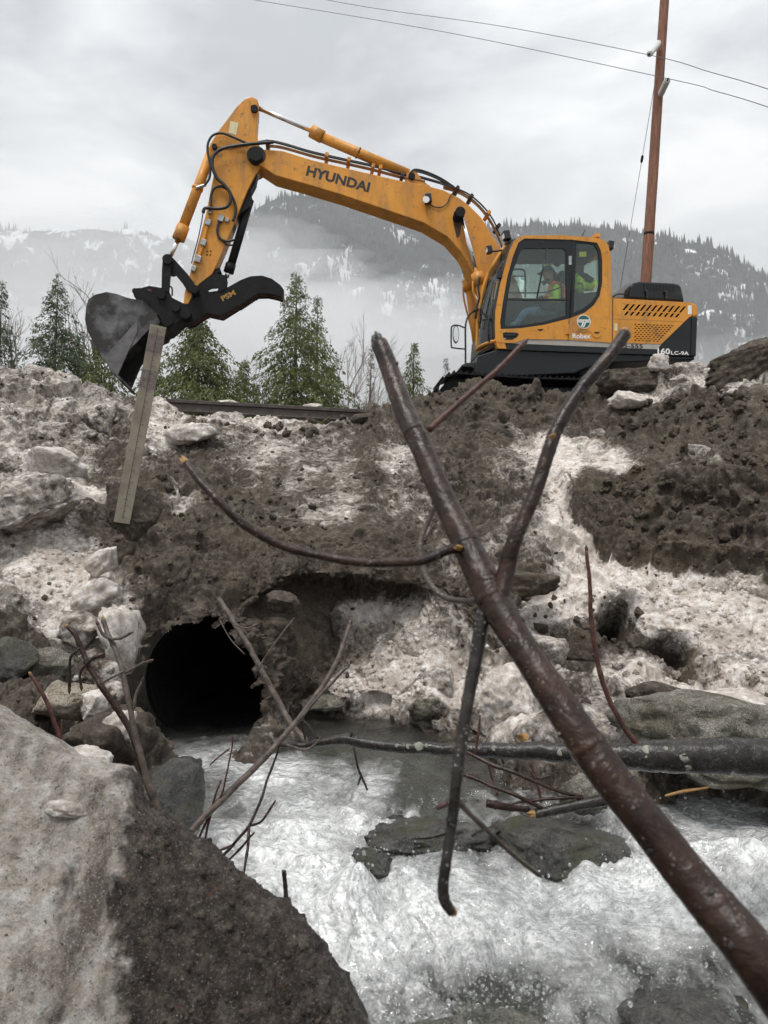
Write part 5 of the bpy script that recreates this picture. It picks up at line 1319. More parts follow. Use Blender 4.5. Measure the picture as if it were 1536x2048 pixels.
thumb = plate('thumb', tr(ZD, tine), 0.15, 0.115, M['dark_steel'])
for u in (0.045, -0.045, -0.135):
    plate('tine', tr(ZD, tine), 0.15, 0.115, M['rusty' if u > -0.1 else 'dark_steel'], thumb).location = Vector(XL * (u - 0.1325))
plate('thumb_web', tr(ZD, [(705, 505), (765, 430), (870, 376), (960, 372), (1080, 315), (1105, 440), (990, 515), (895, 495), (830, 535), (750, 570)]), 0.112, -0.112, M['dark_steel'], thumb)
plate('thumb_back_plate', tr(ZD, [(1030, 335), (1120, 288), (1190, 262), (1270, 258), (1335, 280), (1395, 322), (1410, 350), (1395, 345), (1335, 298), (1270, 275), (1190, 280), (1120, 306), (1030, 352)]), 0.112, -0.112, M['rusty'] if 'rusty' in M else M['dark_steel'], thumb)
for u in (0.15, -0.12):
    plate('thumb_brace', tr(ZD, [(765, 330), (800, 295), (880, 258), (960, 240), (1025, 245), (1030, 300), (1025, 345), (1000, 372), (880, 372), (820, 385), (780, 375)]), u, u - 0.04, M['dark_steel'], thumb, holes=[tr(ZD, [(888, 352), (920, 337), (968, 333), (960, 354), (905, 362)])])
text_on('word_psm', 'PSM', ZD(998, 428), ZD(1090, 380), 10.5, 0.151, M['psm'] if 'psm' in M else M['paint'], thumb, 0.03)

# ------------------------------------------------------------------ driver
UD = 0.80
def E(x, y, u=0.0): return Vector(Q(ZE(x, y), UD + u))
names = {}
bmv, bme, rad = [], [], []
def jv(key, p, r): names[key] = len(bmv); bmv.append(p); rad.append(r); return names[key]
def je(a, b): bme.append((names[a], names[b]))
jv('pel', E(872, 870), 0.145); jv('wai', E(885, 790), 0.145); jv('che', E(885, 690), 0.155); jv('nek', E(845, 605), 0.062); jv('hd0', E(812, 560), 0.082); jv('hd1', E(795, 505), 0.100); jv('hd2', E(795, 462), 0.082)
for a, b in (('pel', 'wai'), ('wai', 'che'), ('che', 'nek'), ('nek', 'hd0'), ('hd0', 'hd1'), ('hd1', 'hd2')): je(a, b)
for sg, t_ in ((1, 'l'), (-1, 'r')):
    jv('sh' + t_, E(890, 652, 0.17 * sg), 0.075); jv('el' + t_, E(878, 790, 0.23 * sg), 0.058); jv('wr' + t_, E(778, 745, 0.17 * sg), 0.042); jv('ha' + t_, E(745, 738, 0.15 * sg), 0.040)
    jv('hi' + t_, E(850, 885, 0.10 * sg), 0.105); jv('kn' + t_, E(570, 885, 0.13 * sg), 0.075); jv('an' + t_, E(470, 1015, 0.11 * sg), 0.052); jv('fo' + t_, E(410, 1030, 0.11 * sg), 0.045)
    for a, b in (('che', 'sh'), ('sh', 'el'), ('el', 'wr'), ('wr', 'ha'), ('pel', 'hi'), ('hi', 'kn'), ('kn', 'an'), ('an', 'fo')):
        je(a if a in ('che', 'pel') else a + t_, b + t_)
me = bpy.data.meshes.new('person'); orgp = np.array(E(872, 960)); me.from_pydata([tuple(np.array(v) - orgp) for v in bmv], bme, [])
tmpo = bpy.data.objects.new('person_rig', me); scene.collection.objects.link(tmpo)
sk = tmpo.modifiers.new('skin', 'SKIN'); ss = tmpo.modifiers.new('sub', 'SUBSURF'); ss.levels = 2; ss.render_levels = 2
for i, r_ in enumerate(rad):
    me.skin_vertices[0].data[i].radius = (r_, r_); me.skin_vertices[0].data[i].use_root = (i == 0)
bpy.context.view_layer.update()
ev = tmpo.evaluated_get(bpy.context.evaluated_depsgraph_get()); em = ev.to_mesh()
pv_ = np.array([v.co[:] for v in em.vertices]); pf = [tuple(f.vertices) for f in em.polygons]
ev.to_mesh_clear(); bpy.data.objects.remove(tmpo)
mbp = MB(); 
nk = np.array(E(848, 612)) - orgp; hl, hr_ = [np.array(bmv[names[k]]) - orgp for k in ('hal', 'har')]; kz = (np.array(E(870, 840)) - orgp)[2]
mi = []
for f in pf:
    c_ = pv_[list(f)].mean(axis=0)
    if c_[2] > nk[2]: mi.append(1)
    elif min(np.linalg.norm(c_ - hl), np.linalg.norm(c_ - hr_)) < 0.055: mi.append(1)
    elif c_[2] < kz: mi.append(2)
    else: mi.append(0)
mbp.v = [tuple(v + orgp) for v in pv_]; mbp.f = list(pf); mbp.m = mi
for sg, t_ in ((1, 'l'), (-1, 'r')):                        # fingers closed round the levers
    h0 = np.array(bmv[names['ha' + t_]])
    for k in range(4):
        b0 = h0 + XF * 0.035 + XL * (k - 1.5) * 0.019 * sg + np.array((0, 0, 0.012))
        mbp.tube([b0 - XF * 0.03, b0 + XF * 0.022, b0 + XF * 0.035 - np.array((0, 0, 0.026)), b0 + XF * 0.015 - np.array((0, 0, 0.045))], [0.010, 0.0095, 0.009, 0.007], 6, mi=1)
    b0 = h0 - XL * 0.035 * sg
    mbp.tube([b0, b0 + XF * 0.03 - np.array((0, 0, 0.01)), b0 + XF * 0.045 - np.array((0, 0, 0.03))], [0.011, 0.010, 0.008], 6, mi=1)
# nose, brow and ears belong to the same figure
hc = np.array(E(790, 510))
mbp.tube([np.array(E(735, 500)), np.array(E(716, 528)), np.array(E(728, 540))], [0.012, 0.017, 0.012], 6, mi=1)
for sg in (1, -1): mbp.tube([hc + XL * 0.098 * sg - XF * 0.01 + np.array((0, 0, 0.03)), hc + XL * 0.112 * sg - XF * 0.02, hc + XL * 0.098 * sg - XF * 0.01 - np.array((0, 0, 0.035))], [0.012, 0.022, 0.01], 6, mi=1)
pers = mbp.build('person', [M['hivis'], M['skin'], M['jeans']], org=orgp, smooth=True)
tagit(pers, 'driver in dark cap and lime hi-vis top sitting inside the cab', 'person')
# cap, beard, vest trim
def cap_shape():
    m = MB(); c_ = np.array(E(797, 490)); V = []; F_ = []
    for i in range(6):
        a = i / 5 * math.pi / 2
        for k in range(16):
            b = 2 * math.pi * k / 16
            V.append(c_ + XF * 0.122 * math.cos(a) * math.cos(b) + XL * 0.112 * math.cos(a) * math.sin(b) + np.array((0, 0, 1)) * (0.118 * math.sin(a)))
    for i in range(5):
        for k in range(16): F_.append((i * 16 + k, i * 16 + (k + 1) % 16, (i + 1) * 16 + (k + 1) % 16, (i + 1) * 16 + k))
    m.add(V, F_)
    o = m.build('cap', M['cap'], pers, smooth=True)
    m = MB(); V = []
    for k in range(9):
        b = -1.1 + 2.2 * k / 8
        V += [c_ + XF * 0.118 * math.cos(b) + XL * 0.108 * math.sin(b), c_ + XF * (0.118 * math.cos(b) + 0.075 * math.cos(b * 1.2)) + XL * 0.10 * math.sin(b) - np.array((0, 0, 0.018))]
    m.add(V, [(2 * k, 2 * k + 1, 2 * k + 3, 2 * k + 2) for k in range(8)]); m.build('peak', M['cap'], o)
cap_shape()
m = MB(); m.tube([np.array(E(735, 590)) + XL * 0.03, np.array(E(745, 600)), np.array(E(800, 570)) + XL * 0.075], [0.03, 0.045, 0.02], 8); m.tube([np.array(E(860, 540)), np.array(E(866, 500)), np.array(E(850, 480))], [0.03, 0.045, 0.03], 8); m.build('beard_and_hair', M['hair'], pers, smooth=True)
for pts, us, r_ in (([(770, 735), (800, 690), (820, 620), (870, 588), (930, 600)], [0.20, 0.19, 0.14, 0.12, 0.10], 0.022), ([(935, 590), (960, 650), (965, 760)], [0.10, 0.15, 0.17], 0.026), ([(770, 740), (810, 730)], [0.2, 0.2], 0.016)):
    m = MB(); m.tube(spline([np.array(E(x, y, u + 0.04)) for (x, y), u in zip(pts, us)], 5), r_, 8); m.build('vest_trim', M['orange'], pers, smooth=True)
# spare jacket hung behind the seat
jk = empty('hi_vis_jacket', np.array(Q(ZC(830, 392), 0.85)))
for pts, r_, mt, nm in (([(1105, 500), (1115, 560), (1130, 640), (1150, 690)], [0.045, 0.10, 0.12, 0.05], 'hivis', 'body'), ([(1160, 560), (1210, 620), (1250, 610), (1280, 570)], [0.07, 0.09, 0.08, 0.04], 'hivis', 'sleeve')):
    m = MB(); m.tube(spline([np.array(Q(ZE(*p), 0.86)) for p in pts], 5), list(np.interp(np.linspace(0, 3, 16), range(4), r_)), 10, seed=3, rough=0.18); m.build(nm, M[mt], jk, smooth=True)
m = MB(); m.tube(spline([np.array(Q(ZE(*p), 0.95)) for p in ((1120, 490), (1170, 520), (1230, 560), (1262, 545))], 5), list(np.interp(np.linspace(0, 3, 16), range(4), [0.03, 0.05, 0.06, 0.02])), 10, seed=4, rough=0.15); m.build('hood', M['cap'], jk, smooth=True)
m = MB(); m.tube(spline([np.array(Q(ZE(*p), 0.985)) for p in ((1110, 590), (1150, 600), (1165, 660))], 5), 0.02, 8); m.build('reflective_band', M['stripe'], jk, smooth=True)
tagit(jk, 'lime hi-vis jacket with black hood hung behind the driver seat', 'jacket')
# ------------------------------------------------------------------ boulders, ice blocks and clods
def placed(name, px, py, D, size_px, seed, mat, label, cat, group=None, sub=4, amp=0.4, freq=1.1, depth=None, rot=0.0, blocky=0.0, sink=0.0):
    """a stone whose seen width and height are size_px at distance D"""
    k = D / FPX
    sx, sz = size_px[0] * k / 2, size_px[1] * k / 2
    sy = depth if depth is not None else (sx + sz) / 2
    c_ = P(px, py, D) + np.array((0, sy * 0.35, -sink))
    if cat == 'boulder': amp, freq = amp * 1.9, 1.5
    o = lump(name, c_, (sx, sy, sz), seed, mat, sub, amp, freq, rot=rot, blocky=blocky)
    return tagit(o, label, cat, group)
placed('boulder', 1400, 1450, 4.35, (400, 120), 3, M['granite'], 'large speckled granite boulder lying behind the wet log', 'boulder', amp=0.22, blocky=0.4, depth=0.4)
placed('boulder', 1490, 1520, 4.1, (330, 110), 14, M['granite'], 'mossy dark boulder under the thick end of the wet log', 'boulder', amp=0.22, blocky=0.3, depth=0.4)
placed('boulder', 120, 1408, 4.0, (150, 78), 5, M['tan_rock'], 'rounded tan boulder among dirty snow beside the shoots', 'boulder', amp=0.2, blocky=0.3)
placed('boulder', 315, 1620, 3.6, (150, 170), 6, M['wet_rock'], 'big dark wet rock at the edge of the stream by the culvert', 'boulder', amp=0.26, blocky=0.35, depth=0.3)
placed('boulder', 205, 1490, 3.85, (180, 130), 66, M['soil'], 'grimy brown rock between the tan boulder and the stream', 'boulder', amp=0.28, blocky=0.3, depth=0.3)
placed('boulder', 20, 1325, 4.5, (90, 100), 7, M['wet_rock'], 'blue grey stone wedged under the dirty snow ledge', 'boulder', amp=0.2)
placed('boulder', 85, 1330, 4.6, (100, 70), 17, M['granite'], 'brownish stone tucked under the snow ledge above the tan boulder', 'boulder', amp=0.24)
placed('boulder', 735, 1742, 3.55, (90, 75), 8, M['wet_rock'], 'small black wet rock breaking the white rapids', 'boulder', amp=0.35)
placed('boulder', 860, 1680, 3.90, (235, 56), 9, M['wet_rock'], 'low muddy rock ledge washed by the stream near the hanging twig', 'boulder', amp=0.3, depth=0.22)
placed('boulder', 1130, 1708, 3.80, (330, 92), 10, M['wet_rock'], 'broad flat olive rock with water sheeting over it', 'boulder', amp=0.2, depth=0.35)
placed('boulder', 1395, 2085, 2.62, (300, 110), 12, M['wet_rock'], 'dark submerged rock showing through the nearest rapids', 'boulder', amp=0.25, depth=0.2)
placed('boulder', 960, 2110, 2.62, (330, 90), 13, M['bed_rock'], 'mottled rock under the clear water at the foot of the rapids', 'boulder', amp=0.25, depth=0.2)
placed('boulder', 1170, 1590, 4.0, (110, 80), 15, M['granite'], 'mossy green stone behind the thin red twigs below the log', 'boulder', amp=0.22)
placed('boulder', 862, 1420, 6.0, (80, 56), 16, M['granite'], 'grey stone at the water edge under the slushy snow', 'boulder', amp=0.25)
placed('boulder', 640, 1408, 6.35, (90, 36), 19, M['granite'], 'mossy stone at the back of the pool beside the culvert', 'boulder', amp=0.25)

def ice(px, py, D, w, h, seed, label, mat='ice', rot=0.0, blocky=0.45, depth=None, amp=0.55, sub=4, name='ice_block', cat='ice block', group=None):
    return placed(name, px, py + 0.12 * h, D + 0.06, (w * 1.05, h * 1.1), seed, M[mat], label, cat, group, sub=sub, amp=max(amp, 0.4) * 1.15, depth=depth, rot=rot, blocky=blocky)
ice(45, 985, 6.15, 185, 120, 31, 'big rounded dirty ice block above the pale cut snow face', blocky=0.3, amp=0.32, sub=5, depth=0.45)
ice(100, 915, 6.9, 130, 60, 32, 'pale snow block behind the big rounded ice block', 'ice_clean', amp=0.3)
ice(258, 1010, 5.5, 110, 120, 33, 'dark frozen clod that the measuring board stands in', 'ice_dirty', amp=0.4, sub=5, depth=0.16)
ice(205, 1115, 5.9, 80, 44, 34, 'tilted clean ice slab beside the pale cut face', 'ice_clean', rot=0.75, blocky=0.8, amp=0.15)
ice(185, 1180, 5.7, 105, 60, 35, 'pale ice slab with a sharp lower edge under the cut face', 'ice_clean', rot=0.5, blocky=0.75, amp=0.2)
ice(150, 1245, 5.35, 100, 70, 36, 'cracked ice slab leaning beside the clean slab', 'ice', rot=-0.5, blocky=0.7, amp=0.25)
ice(235, 1265, 5.35, 70, 130, 37, 'upright pale ice sheet left of the culvert mouth', 'ice_clean', blocky=0.7, amp=0.2)
ice(180, 1400, 3.9, 60, 60, 38, 'ball of dirty snow lodged by the tan boulder', 'ice_clean', blocky=0.0)
ice(235, 1445, 3.7, 70, 60, 39, 'crumbly white snow heap beside the two forked shoots', 'ice_clean', blocky=0.0, amp=0.5)
ice(150, 1520, 3.3, 130, 60, 40, 'white snow cap behind the foreground ice slab', 'ice_clean', blocky=0.0, amp=0.3)
ice(385, 860, 8.9, 110, 44, 41, 'white snow lump on the crest right of the board', 'ice_clean', amp=0.4)
ice(1275, 755, 10.7, 150, 85, 43, 'bulky brown frozen block before the rear of the excavator', 'ice_dirty', amp=0.35, sub=5)
ice(1320, 722, 10.6, 40, 34, 44, 'small white snow chunk on top of the bulky frozen block', 'ice_clean', amp=0.4)
ice(1378, 733, 10.9, 75, 40, 45, 'flat topped grey block behind the counterweight', 'ice', blocky=0.8)
ice(1500, 715, 9.9, 200, 70, 46, 'long slanting dirty ice slab on the crest behind the pole side', 'ice_dirty', rot=0.42, blocky=0.75, sub=5, depth=0.35, amp=0.2)
ice(1432, 745, 10.2, 60, 26, 47, 'white lumpy snow at the foot of the slanting slab', 'ice_clean', amp=0.5)
ice(1370, 760, 10.2, 50, 32, 48, 'dirt speckled snow chunk right of the bulky block', 'ice', amp=0.5)
ice(1490, 775, 9.6, 90, 34, 49, 'string of dirty snow chunks under the slanting slab', 'ice', amp=0.5)
ice(1400, 900, 8.4, 60, 36, 50, 'grey ice chunk resting in the dug dirt above the ledge', 'ice', amp=0.35)
ice(1200, 865, 9.3, 36, 22, 51, 'greyish chunk at the edge of the white scraped snow', 'ice', amp=0.35)
ice(1255, 795, 10.2, 90, 34, 52, 'white crumbly snow patch below the bulky block', 'ice_clean', amp=0.5, blocky=0.0)
ice(1440, 945, 7.9, 190, 50, 53, 'smooth curved slab of dirty ice above the cut edge', 'ice_dirty', rot=0.08, blocky=0.5, amp=0.2, sub=5)
ice(1010, 830, 10.0, 26, 26, 54, 'single round clod on the ramp near the branch twig', 'ice_dirty', amp=0.35, blocky=0.2)
ice(1060, 1165, 6.35, 130, 46, 55, 'flat brown frozen slab beside the fork of the branch', 'ice_dirty', blocky=0.75, amp=0.2)
ice(1010, 1390, 5.2, 130, 120, 56, 'bulging white snow mass above the wet log', 'ice_clean', blocky=0.0, amp=0.28, sub=5, depth=0.25)
ice(1080, 1290, 5.85, 110, 70, 57, 'crusty snow mound beside the thick stem', 'ice', blocky=0.0, amp=0.4)
ice(1310, 1380, 5.1, 110, 40, 58, 'dirt crusted snow lump between the melt hole and the granite boulder', 'ice_dirty', blocky=0.1, amp=0.4)
ice(1470, 1400, 4.9, 150, 44, 59, 'smooth white snow pad on top of the granite boulder', 'ice_clean', blocky=0.0, amp=0.25)
ice(1275, 1285, 6.4, 56, 44, 60, 'brown frozen block in the melt hole', 'ice_dirty', amp=0.35)
ice(1160, 1300, 6.0, 60, 36, 61, 'broken dirty block at the left of the melt hole', 'ice_dirty', amp=0.35)
ice(730, 1378, 6.55, 130, 44, 62, 'granular slush heap at the back of the pool', 'ice_clean', blocky=0.0, amp=0.55, sub=5)
ice(880, 1360, 6.15, 80, 90, 63, 'crusty dirty snow knob above the pool', 'ice', blocky=0.0, amp=0.45)
ice(560, 1200, 6.05, 70, 50, 64, 'dark stone-like frozen lump over the culvert', 'ice_dirty', amp=0.25, blocky=0.0)
ice(725, 835, 10.2, 50, 30, 65, 'brown clod at the end of the rail', 'ice_dirty', amp=0.35)

# loose clods: the larger ones singly, the grit as one mass
rg = np.random.default_rng(77)
cl_mesh = {}
for mt in ('soil', 'ice_dirty', 'ice'):
    cl_mesh[mt] = []
    for s in range(5):
        o = lump('clod', (0, 0, 0), (1, rg.uniform(.7, 1), rg.uniform(.6, .85)), 100 + s, M[mt], 4, 0.7, 1.3, blocky=0.35)
        o.data.transform(Matrix.Translation(Vector(ORG[o]))); cl_mesh[mt].append(o.data); bpy.data.objects.remove(o)
zones = [((1390, 870), (150, 75), 70, (10, 34), 'soil', 'brown soil clod strewn on the dug slope right of the ramp', 'clods on the dug slope'),
         ((1290, 975), (90, 16), 26, (12, 32), 'soil', 'rounded soil clod lined up on the ledge above the cut face', 'clods on the ledge'),
         ((1400, 1060), (150, 70), 60, (8, 26), 'soil', 'soil clod stuck in the dark face below the ledge', 'clods on the dark cut face'),
         ((640, 850), (110, 22), 36, (8, 24), 'ice_dirty', 'frozen clod scattered along the scraped crest below the rail', 'clods below the rail'),
         ((960, 800), (120, 26), 30, (7, 20), 'soil', 'small clod on the ramp in front of the tracks', 'clods on the ramp'),
         ((150, 880), (170, 80), 34, (9, 30), 'ice', 'dirty ice lump lying on the snowbank beside the board', 'lumps on the snowbank'),
         ((480, 1010), (170, 60), 36, (7, 22), 'ice_dirty', 'frozen crumb on the soiled slope above the culvert', 'crumbs above the culvert'),
         ((1160, 1250), (120, 60), 34, (9, 28), 'ice_dirty', 'broken frozen lump around the melt hole', 'lumps round the melt hole'),
         ((1380, 1345), (150, 24), 26, (9, 26), 'ice', 'dirty snow lump on the shelf behind the granite boulder', 'lumps on the shelf'),
         ((250, 1330), (110, 60), 20, (9, 24), 'ice', 'dirty snow lump on the broken bank left of the culvert', 'lumps left of the culvert')]
for (zx, zy), (rx, ry), n, (s0, s1), mt, lab, grp in zones:
    for _ in range(n):
        px, py = zx + rx * rg.uniform(-1, 1), zy + ry * rg.uniform(-1, 1)
        if py < 760 or (px - 412) ** 2 + (py - 1365) ** 2 < 170 ** 2: continue
        q = on_bank(px, py)
        r_ = (s0 + (s1 - s0) * rg.random() ** 2.2) / 2 * q[1] / FPX
        o = bpy.data.objects.new('clod', cl_mesh[mt][rg.integers(5)]); scene.collection.objects.link(o)
        o.location = q + np.array((0, -0.2 * r_, 0.15 * r_)); o.scale = (r_, r_, r_); o.rotation_euler = tuple(rg.uniform(0, 6.28, 3))
        tagit(o, lab, 'clod', grp)
# grit
keep_ = np.where((BANK_PX > -80) & (BANK_PX < 1620) & (BANK_PY > 740) & (BANK_PY < 1420) & (~inm))[0]
w_ = np.clip(1.15 - snow[keep_] * 1.3, 0.05, 1) ** 2 ; w_ = w_ * (0.3 + sstep(-0.05, 0.3, fbm(BANK_V[keep_] * 0.8 + 13, 3)))
sel = rg.choice(keep_, 6000, replace=False, p=w_ / w_.sum())
r_ = 0.006 + 0.028 * rg.random(len(sel)) ** 4
sq = rg.uniform(0.6, 1.1, (len(sel), 1, 3))
V = (IV1[None] * (1 + 0.25 * rg.normal(size=(len(sel), len(IV1), 1))) * sq) * r_[:, None, None] + BANK_V[sel][:, None] 
Fg = IF1[None] + (np.arange(len(sel)) * len(IV1))[:, None, None]
gr = mesh_np('soil_crumbs', V.reshape(-1, 3), Fg.reshape(-1, 3), M['soil'], org=(0, 8, 0))
tagit(gr, 'loose dark soil crumbs scattered over the dirty snow bank', 'soil crumbs', kind='stuff')
keep2 = np.where((BANK_PX > -80) & (BANK_PX < 1620) & (BANK_PY > 740) & (BANK_PY < 1420) & (~inm) & (snow > 0.5))[0]
sel = rg.choice(keep2, 4000, replace=False); r_ = 0.006 + 0.022 * rg.random(len(sel)) ** 3
V = (IV1[None] * (1 + 0.22 * rg.normal(size=(len(sel), len(IV1), 1)))) * r_[:, None, None] + BANK_V[sel][:, None]
Fg = IF1[None] + (np.arange(len(sel)) * len(IV1))[:, None, None]
gr = mesh_np('snow_crumbs', V.reshape(-1, 3), Fg.reshape(-1, 3), M['ice_clean'], org=(0, 8, 0))
tagit(gr, 'coarse grains of old snow lying on the bank', 'snow crumbs', kind='stuff')

# ------------------------------------------------------------------ foreground ice slab at the lower left
sil = [(-420, 1180), (-200, 1300), (0, 1432), (90, 1488), (180, 1545), (250, 1598), (330, 1655), (420, 1728), (500, 1790), (584, 1858), (618, 1912), (636, 1965), (672, 2060), (710, 2200)]
sD = [1.75, 1.68, 1.60, 1.56, 1.52, 1.48, 1.44, 1.40, 1.37, 1.33, 1.30, 1.28, 1.24, 1.20]
rows = []
off = [(0.0, 0.0), (0.06, 0.045), (0.16, 0.10), (0.30, 0.17), (0.50, 0.25), (0.75, 0.32), (1.05, 0.36)]     # (how far below the edge in metres, how far toward the viewer)
back = [(0.55, -0.50), (0.20, -0.28), (0.04, -0.10)]
for dn, fwd in back + off:
    row = []
    for (px, py), D in zip(sil, sD):
        p = P(px, py, D)
        k = 1.0
        row.append(p + np.array((-0.10 * fwd - 0.22 * dn * (1 if fwd >= 0 else -0.5), -fwd, -dn)))
    rows.append(row)
ctrl = np.array(rows)
G = crom(crom(ctrl, [10, 12, 16, 24, 30, 36, 40, 40, 30], 0), [10, 20, 26, 26, 24, 26, 28, 26, 26, 16, 16, 20, 10], 1)
N = grid_normals(G)
flat = G.reshape(-1, 3); nf = N.reshape(-1, 3)
if nf[len(nf) // 2, 1] > 0: nf = -nf
ipx, ipy = proj(flat)
d1, d2, ci = worley(flat * 9)
dirtm = sstep(190, 300, ipx + 60 * fbm(flat * 26, 4, 0.65) + 45 * noise(flat * 8))
wf1, wf2, cf = worley(flat * 17 + 0.4 * noise(flat * 20)[:, None])
dsp = 0.034 * fbm(flat * 4, 4) + 0.020 * fbm(flat * 14, 4, 0.62) * (0.3 + 0.7 * dirtm) + dirtm * (0.020 * np.clip(0.5 - d1, -.2, 1) + 0.009 * (cf - 0.5) * sstep(0, 0.2, wf2 - wf1) + 0.013 * fbm(flat * 34, 4, 0.65)) + 0.005 * fbm(flat * 80, 2)
# a small ledge of ice sticking out of the pale face
dsp += 0.02 * np.exp(-(((ipx - 240) / 26) ** 2)) - 0.012 * np.exp(-(((ipx - 300) / 30) ** 2))
flat = flat + nf * dsp[:, None]
t = NT('foreground_ice'); c = t.coord()
dm = t.math('ADD', t.attr('dirt'), t.math('MULTIPLY', t.math('SUBTRACT', t.noise(c, 30, 8, 0.7), 0.5), 0.9))
dmr = t.ramp(dm, [(0.34, 0.0), (0.66, 1.0)])
icec = t.ramp(t.noise(c, 24, 9, 0.72), [(0.32, (0.42, 0.34, 0.27)), (0.47, (0.70, 0.625, 0.55)), (0.60, (0.88, 0.845, 0.80))])
icec = t.mix(t.ramp(t.noise(t.coord(scale=(1, 1, 0.22)), 11, 7, 0.66), [(0.47, 0.0), (0.62, 0.85)]), icec, (0.125, 0.096, 0.076))
icec = t.mix(t.ramp(t.noise(c, 5, 5, 0.6), [(0.5, 0.0), (0.66, 0.45)]), icec, (0.26, 0.205, 0.16))
icec = t.mix(t.ramp(t.noise(c, 120, 5, 0.72), [(0.59, 0.0), (0.65, 0.95)]), icec, (0.035, 0.026, 0.022))
icec = t.mix(t.ramp(t.noise(c, 260, 3, 0.7), [(0.56, 0.0), (0.66, 0.7)]), icec, (0.85, 0.82, 0.79))
drt = t.ramp(t.noise(c, 34, 10, 0.8), [(0.34, (0.020, 0.015, 0.011)), (0.49, (0.068, 0.053, 0.041)), (0.66, (0.23, 0.195, 0.160))])
drt = t.mix(t.ramp(t.noise(c, 240, 3, 0.7), [(0.60, 0.0), (0.67, 0.9)]), drt, (0.50, 0.47, 0.44))
drt = t.mix(t.ramp(t.noise(c, 75, 5, 0.7), [(0.60, 0.0), (0.66, 0.7)]), drt, (0.16, 0.075, 0.045))
col = t.mix(dmr, icec, drt)
nb = t.bump(t.noise(c, 160, 6, 0.72), 0.6, 0.008); nb = t.bump(t.noise(c, 40, 8, 0.7), 0.7, 0.03, nb)
sss = t.bsdf(Base_Color=col, Roughness=t.ramp(t.noise(c, 90, 4), [(0.35, 0.18), (0.65, 0.6)]), Normal=nb, Specular_IOR_Level=0.5, Subsurface_Weight=0.12, Subsurface_Radius=(0.02, 0.018, 0.016))
M['fore_ice'] = t.done(sss)
blk = mesh_np('ice_slab', flat, grid_faces(*G.shape[:2])[:, ::-1], M['fore_ice'])
md = blk.modifiers.new('thickness', 'SOLIDIFY'); md.thickness = 0.0
blk.modifiers.remove(md)
smear = np.clip(0.62 * np.exp(-((ipx - 120 - 50 * noise(flat * 5)) / 55) ** 2) * sstep(1640, 1760, ipy) * (0.6 + 0.8 * noise(flat * np.array((14, 14, 4)))) - 0.35 * np.exp(-((ipx - 205) / 28) ** 2) * (1 - dirtm), -0.4, 0.6)
blk.data.attributes.new('dirt', 'FLOAT', 'POINT').data.foreach_set('value', (dirtm + smear).astype(np.float32))
tagit(blk, 'big tilted ice slab, pale on one face and crusted with dark dirt on the other', 'ice slab')
k_ = np.argmin((ipx - 140) ** 2 + (ipy - 1622) ** 2)
lump('ice_ledge', flat[k_] + np.array((0, 0.004, 0)), (0.055, 0.03, 0.014), 7, M['ice'], 4, 0.5, 1.4, blocky=0.3, parent=blk, rot=-0.08)
# bits of gravel frozen into its dirty face
k_ = np.where((dirtm > 0.6) & (ipx < 760) & (ipy > 1500))[0]
sel = rg.choice(k_, 420, replace=False); r_ = 0.0015 + 0.006 * rg.random(len(sel)) ** 3
V = (IV1[None] * (1 + 0.22 * rg.normal(size=(len(sel), len(IV1), 1)))) * r_[:, None, None] + flat[sel][:, None]
Fg = IF1[None] + (np.arange(len(sel)) * len(IV1))[:, None, None]
gr = mesh_np('frozen_grit', V.reshape(-1, 3), Fg.reshape(-1, 3), M['soil'], parent=blk); gr['kind'] = 'stuff'

# ------------------------------------------------------------------ branches
def path3(pts, n=8):
    """[(px, py, width_px, D)] -> points and radii"""
    A = np.array([list(P(x, y, D)) + [w * D / FPX / 2 * 0.92] for x, y, w, D in pts])
    S = spline(A, n)
    return S[:, :3], np.maximum(S[:, 3], 0.0004)
def knots(r, every, amt, seed):
    rr = random.Random(seed); r = r.copy(); i = rr.randint(2, every)
    while i < len(r) - 1:
        r[i] *= 1 + amt; 
        i += every + rr.randint(-2, 2)
    return r
def wobble(p, amp, seed, f=14.0):
    q = p * f + seed * 9.1
    return p + amp * np.stack([noise(q), noise(q + 50), noise(q + 90)], -1)
def stick(name, pts, mat, parent=None, n=10, every=7, amt=0.16, seed=1, wob=0.0, sides=14, tip=None, rough=0.02):
    p, r = path3(pts, n); r = knots(r, every, amt, seed)
    if wob: p = wobble(p, wob, seed)
    m = MB(); m.tube(p, r, sides, seed=seed, rough=rough)
    o = m.build(name, M[mat], parent, smooth=True)
    return o, p, r
def bud(p, d, r, parent, mat='bud'):
    d = np.asarray(d, float); d /= np.linalg.norm(d)
    m = MB(); m.tube([p - d * r, p + d * r * 0.5, p + d * r * 1.6, p + d * r * 3.2], [r * 0.7, r * 1.0, r * 0.8, r * 0.12], 8); m.build('bud', M[mat], parent, smooth=True)
def torn(p, d, r, parent, mat='wood_raw', seed=1, n=5, ln=2.2):
    rr = random.Random(seed); d = np.asarray(d, float); d /= np.linalg.norm(d)
    a = np.cross(d, (0.3, 0.8, 0.1)); a /= np.linalg.norm(a); b = np.cross(d, a)
    m = MB()
    for k in range(n):
        an = 6.283 * k / n; o = p + (a * math.cos(an) + b * math.sin(an)) * r * 0.5
        L = r * ln * rr.uniform(0.5, 1.2)
        m.tube([o - d * r * 1.2, o + d * L * 0.5 + a * r * rr.uniform(-.2, .2), o + d * L], [r * 0.52, r * 0.42, r * 0.12], 6)
    m.build('torn_end', M[mat], parent, smooth=True)

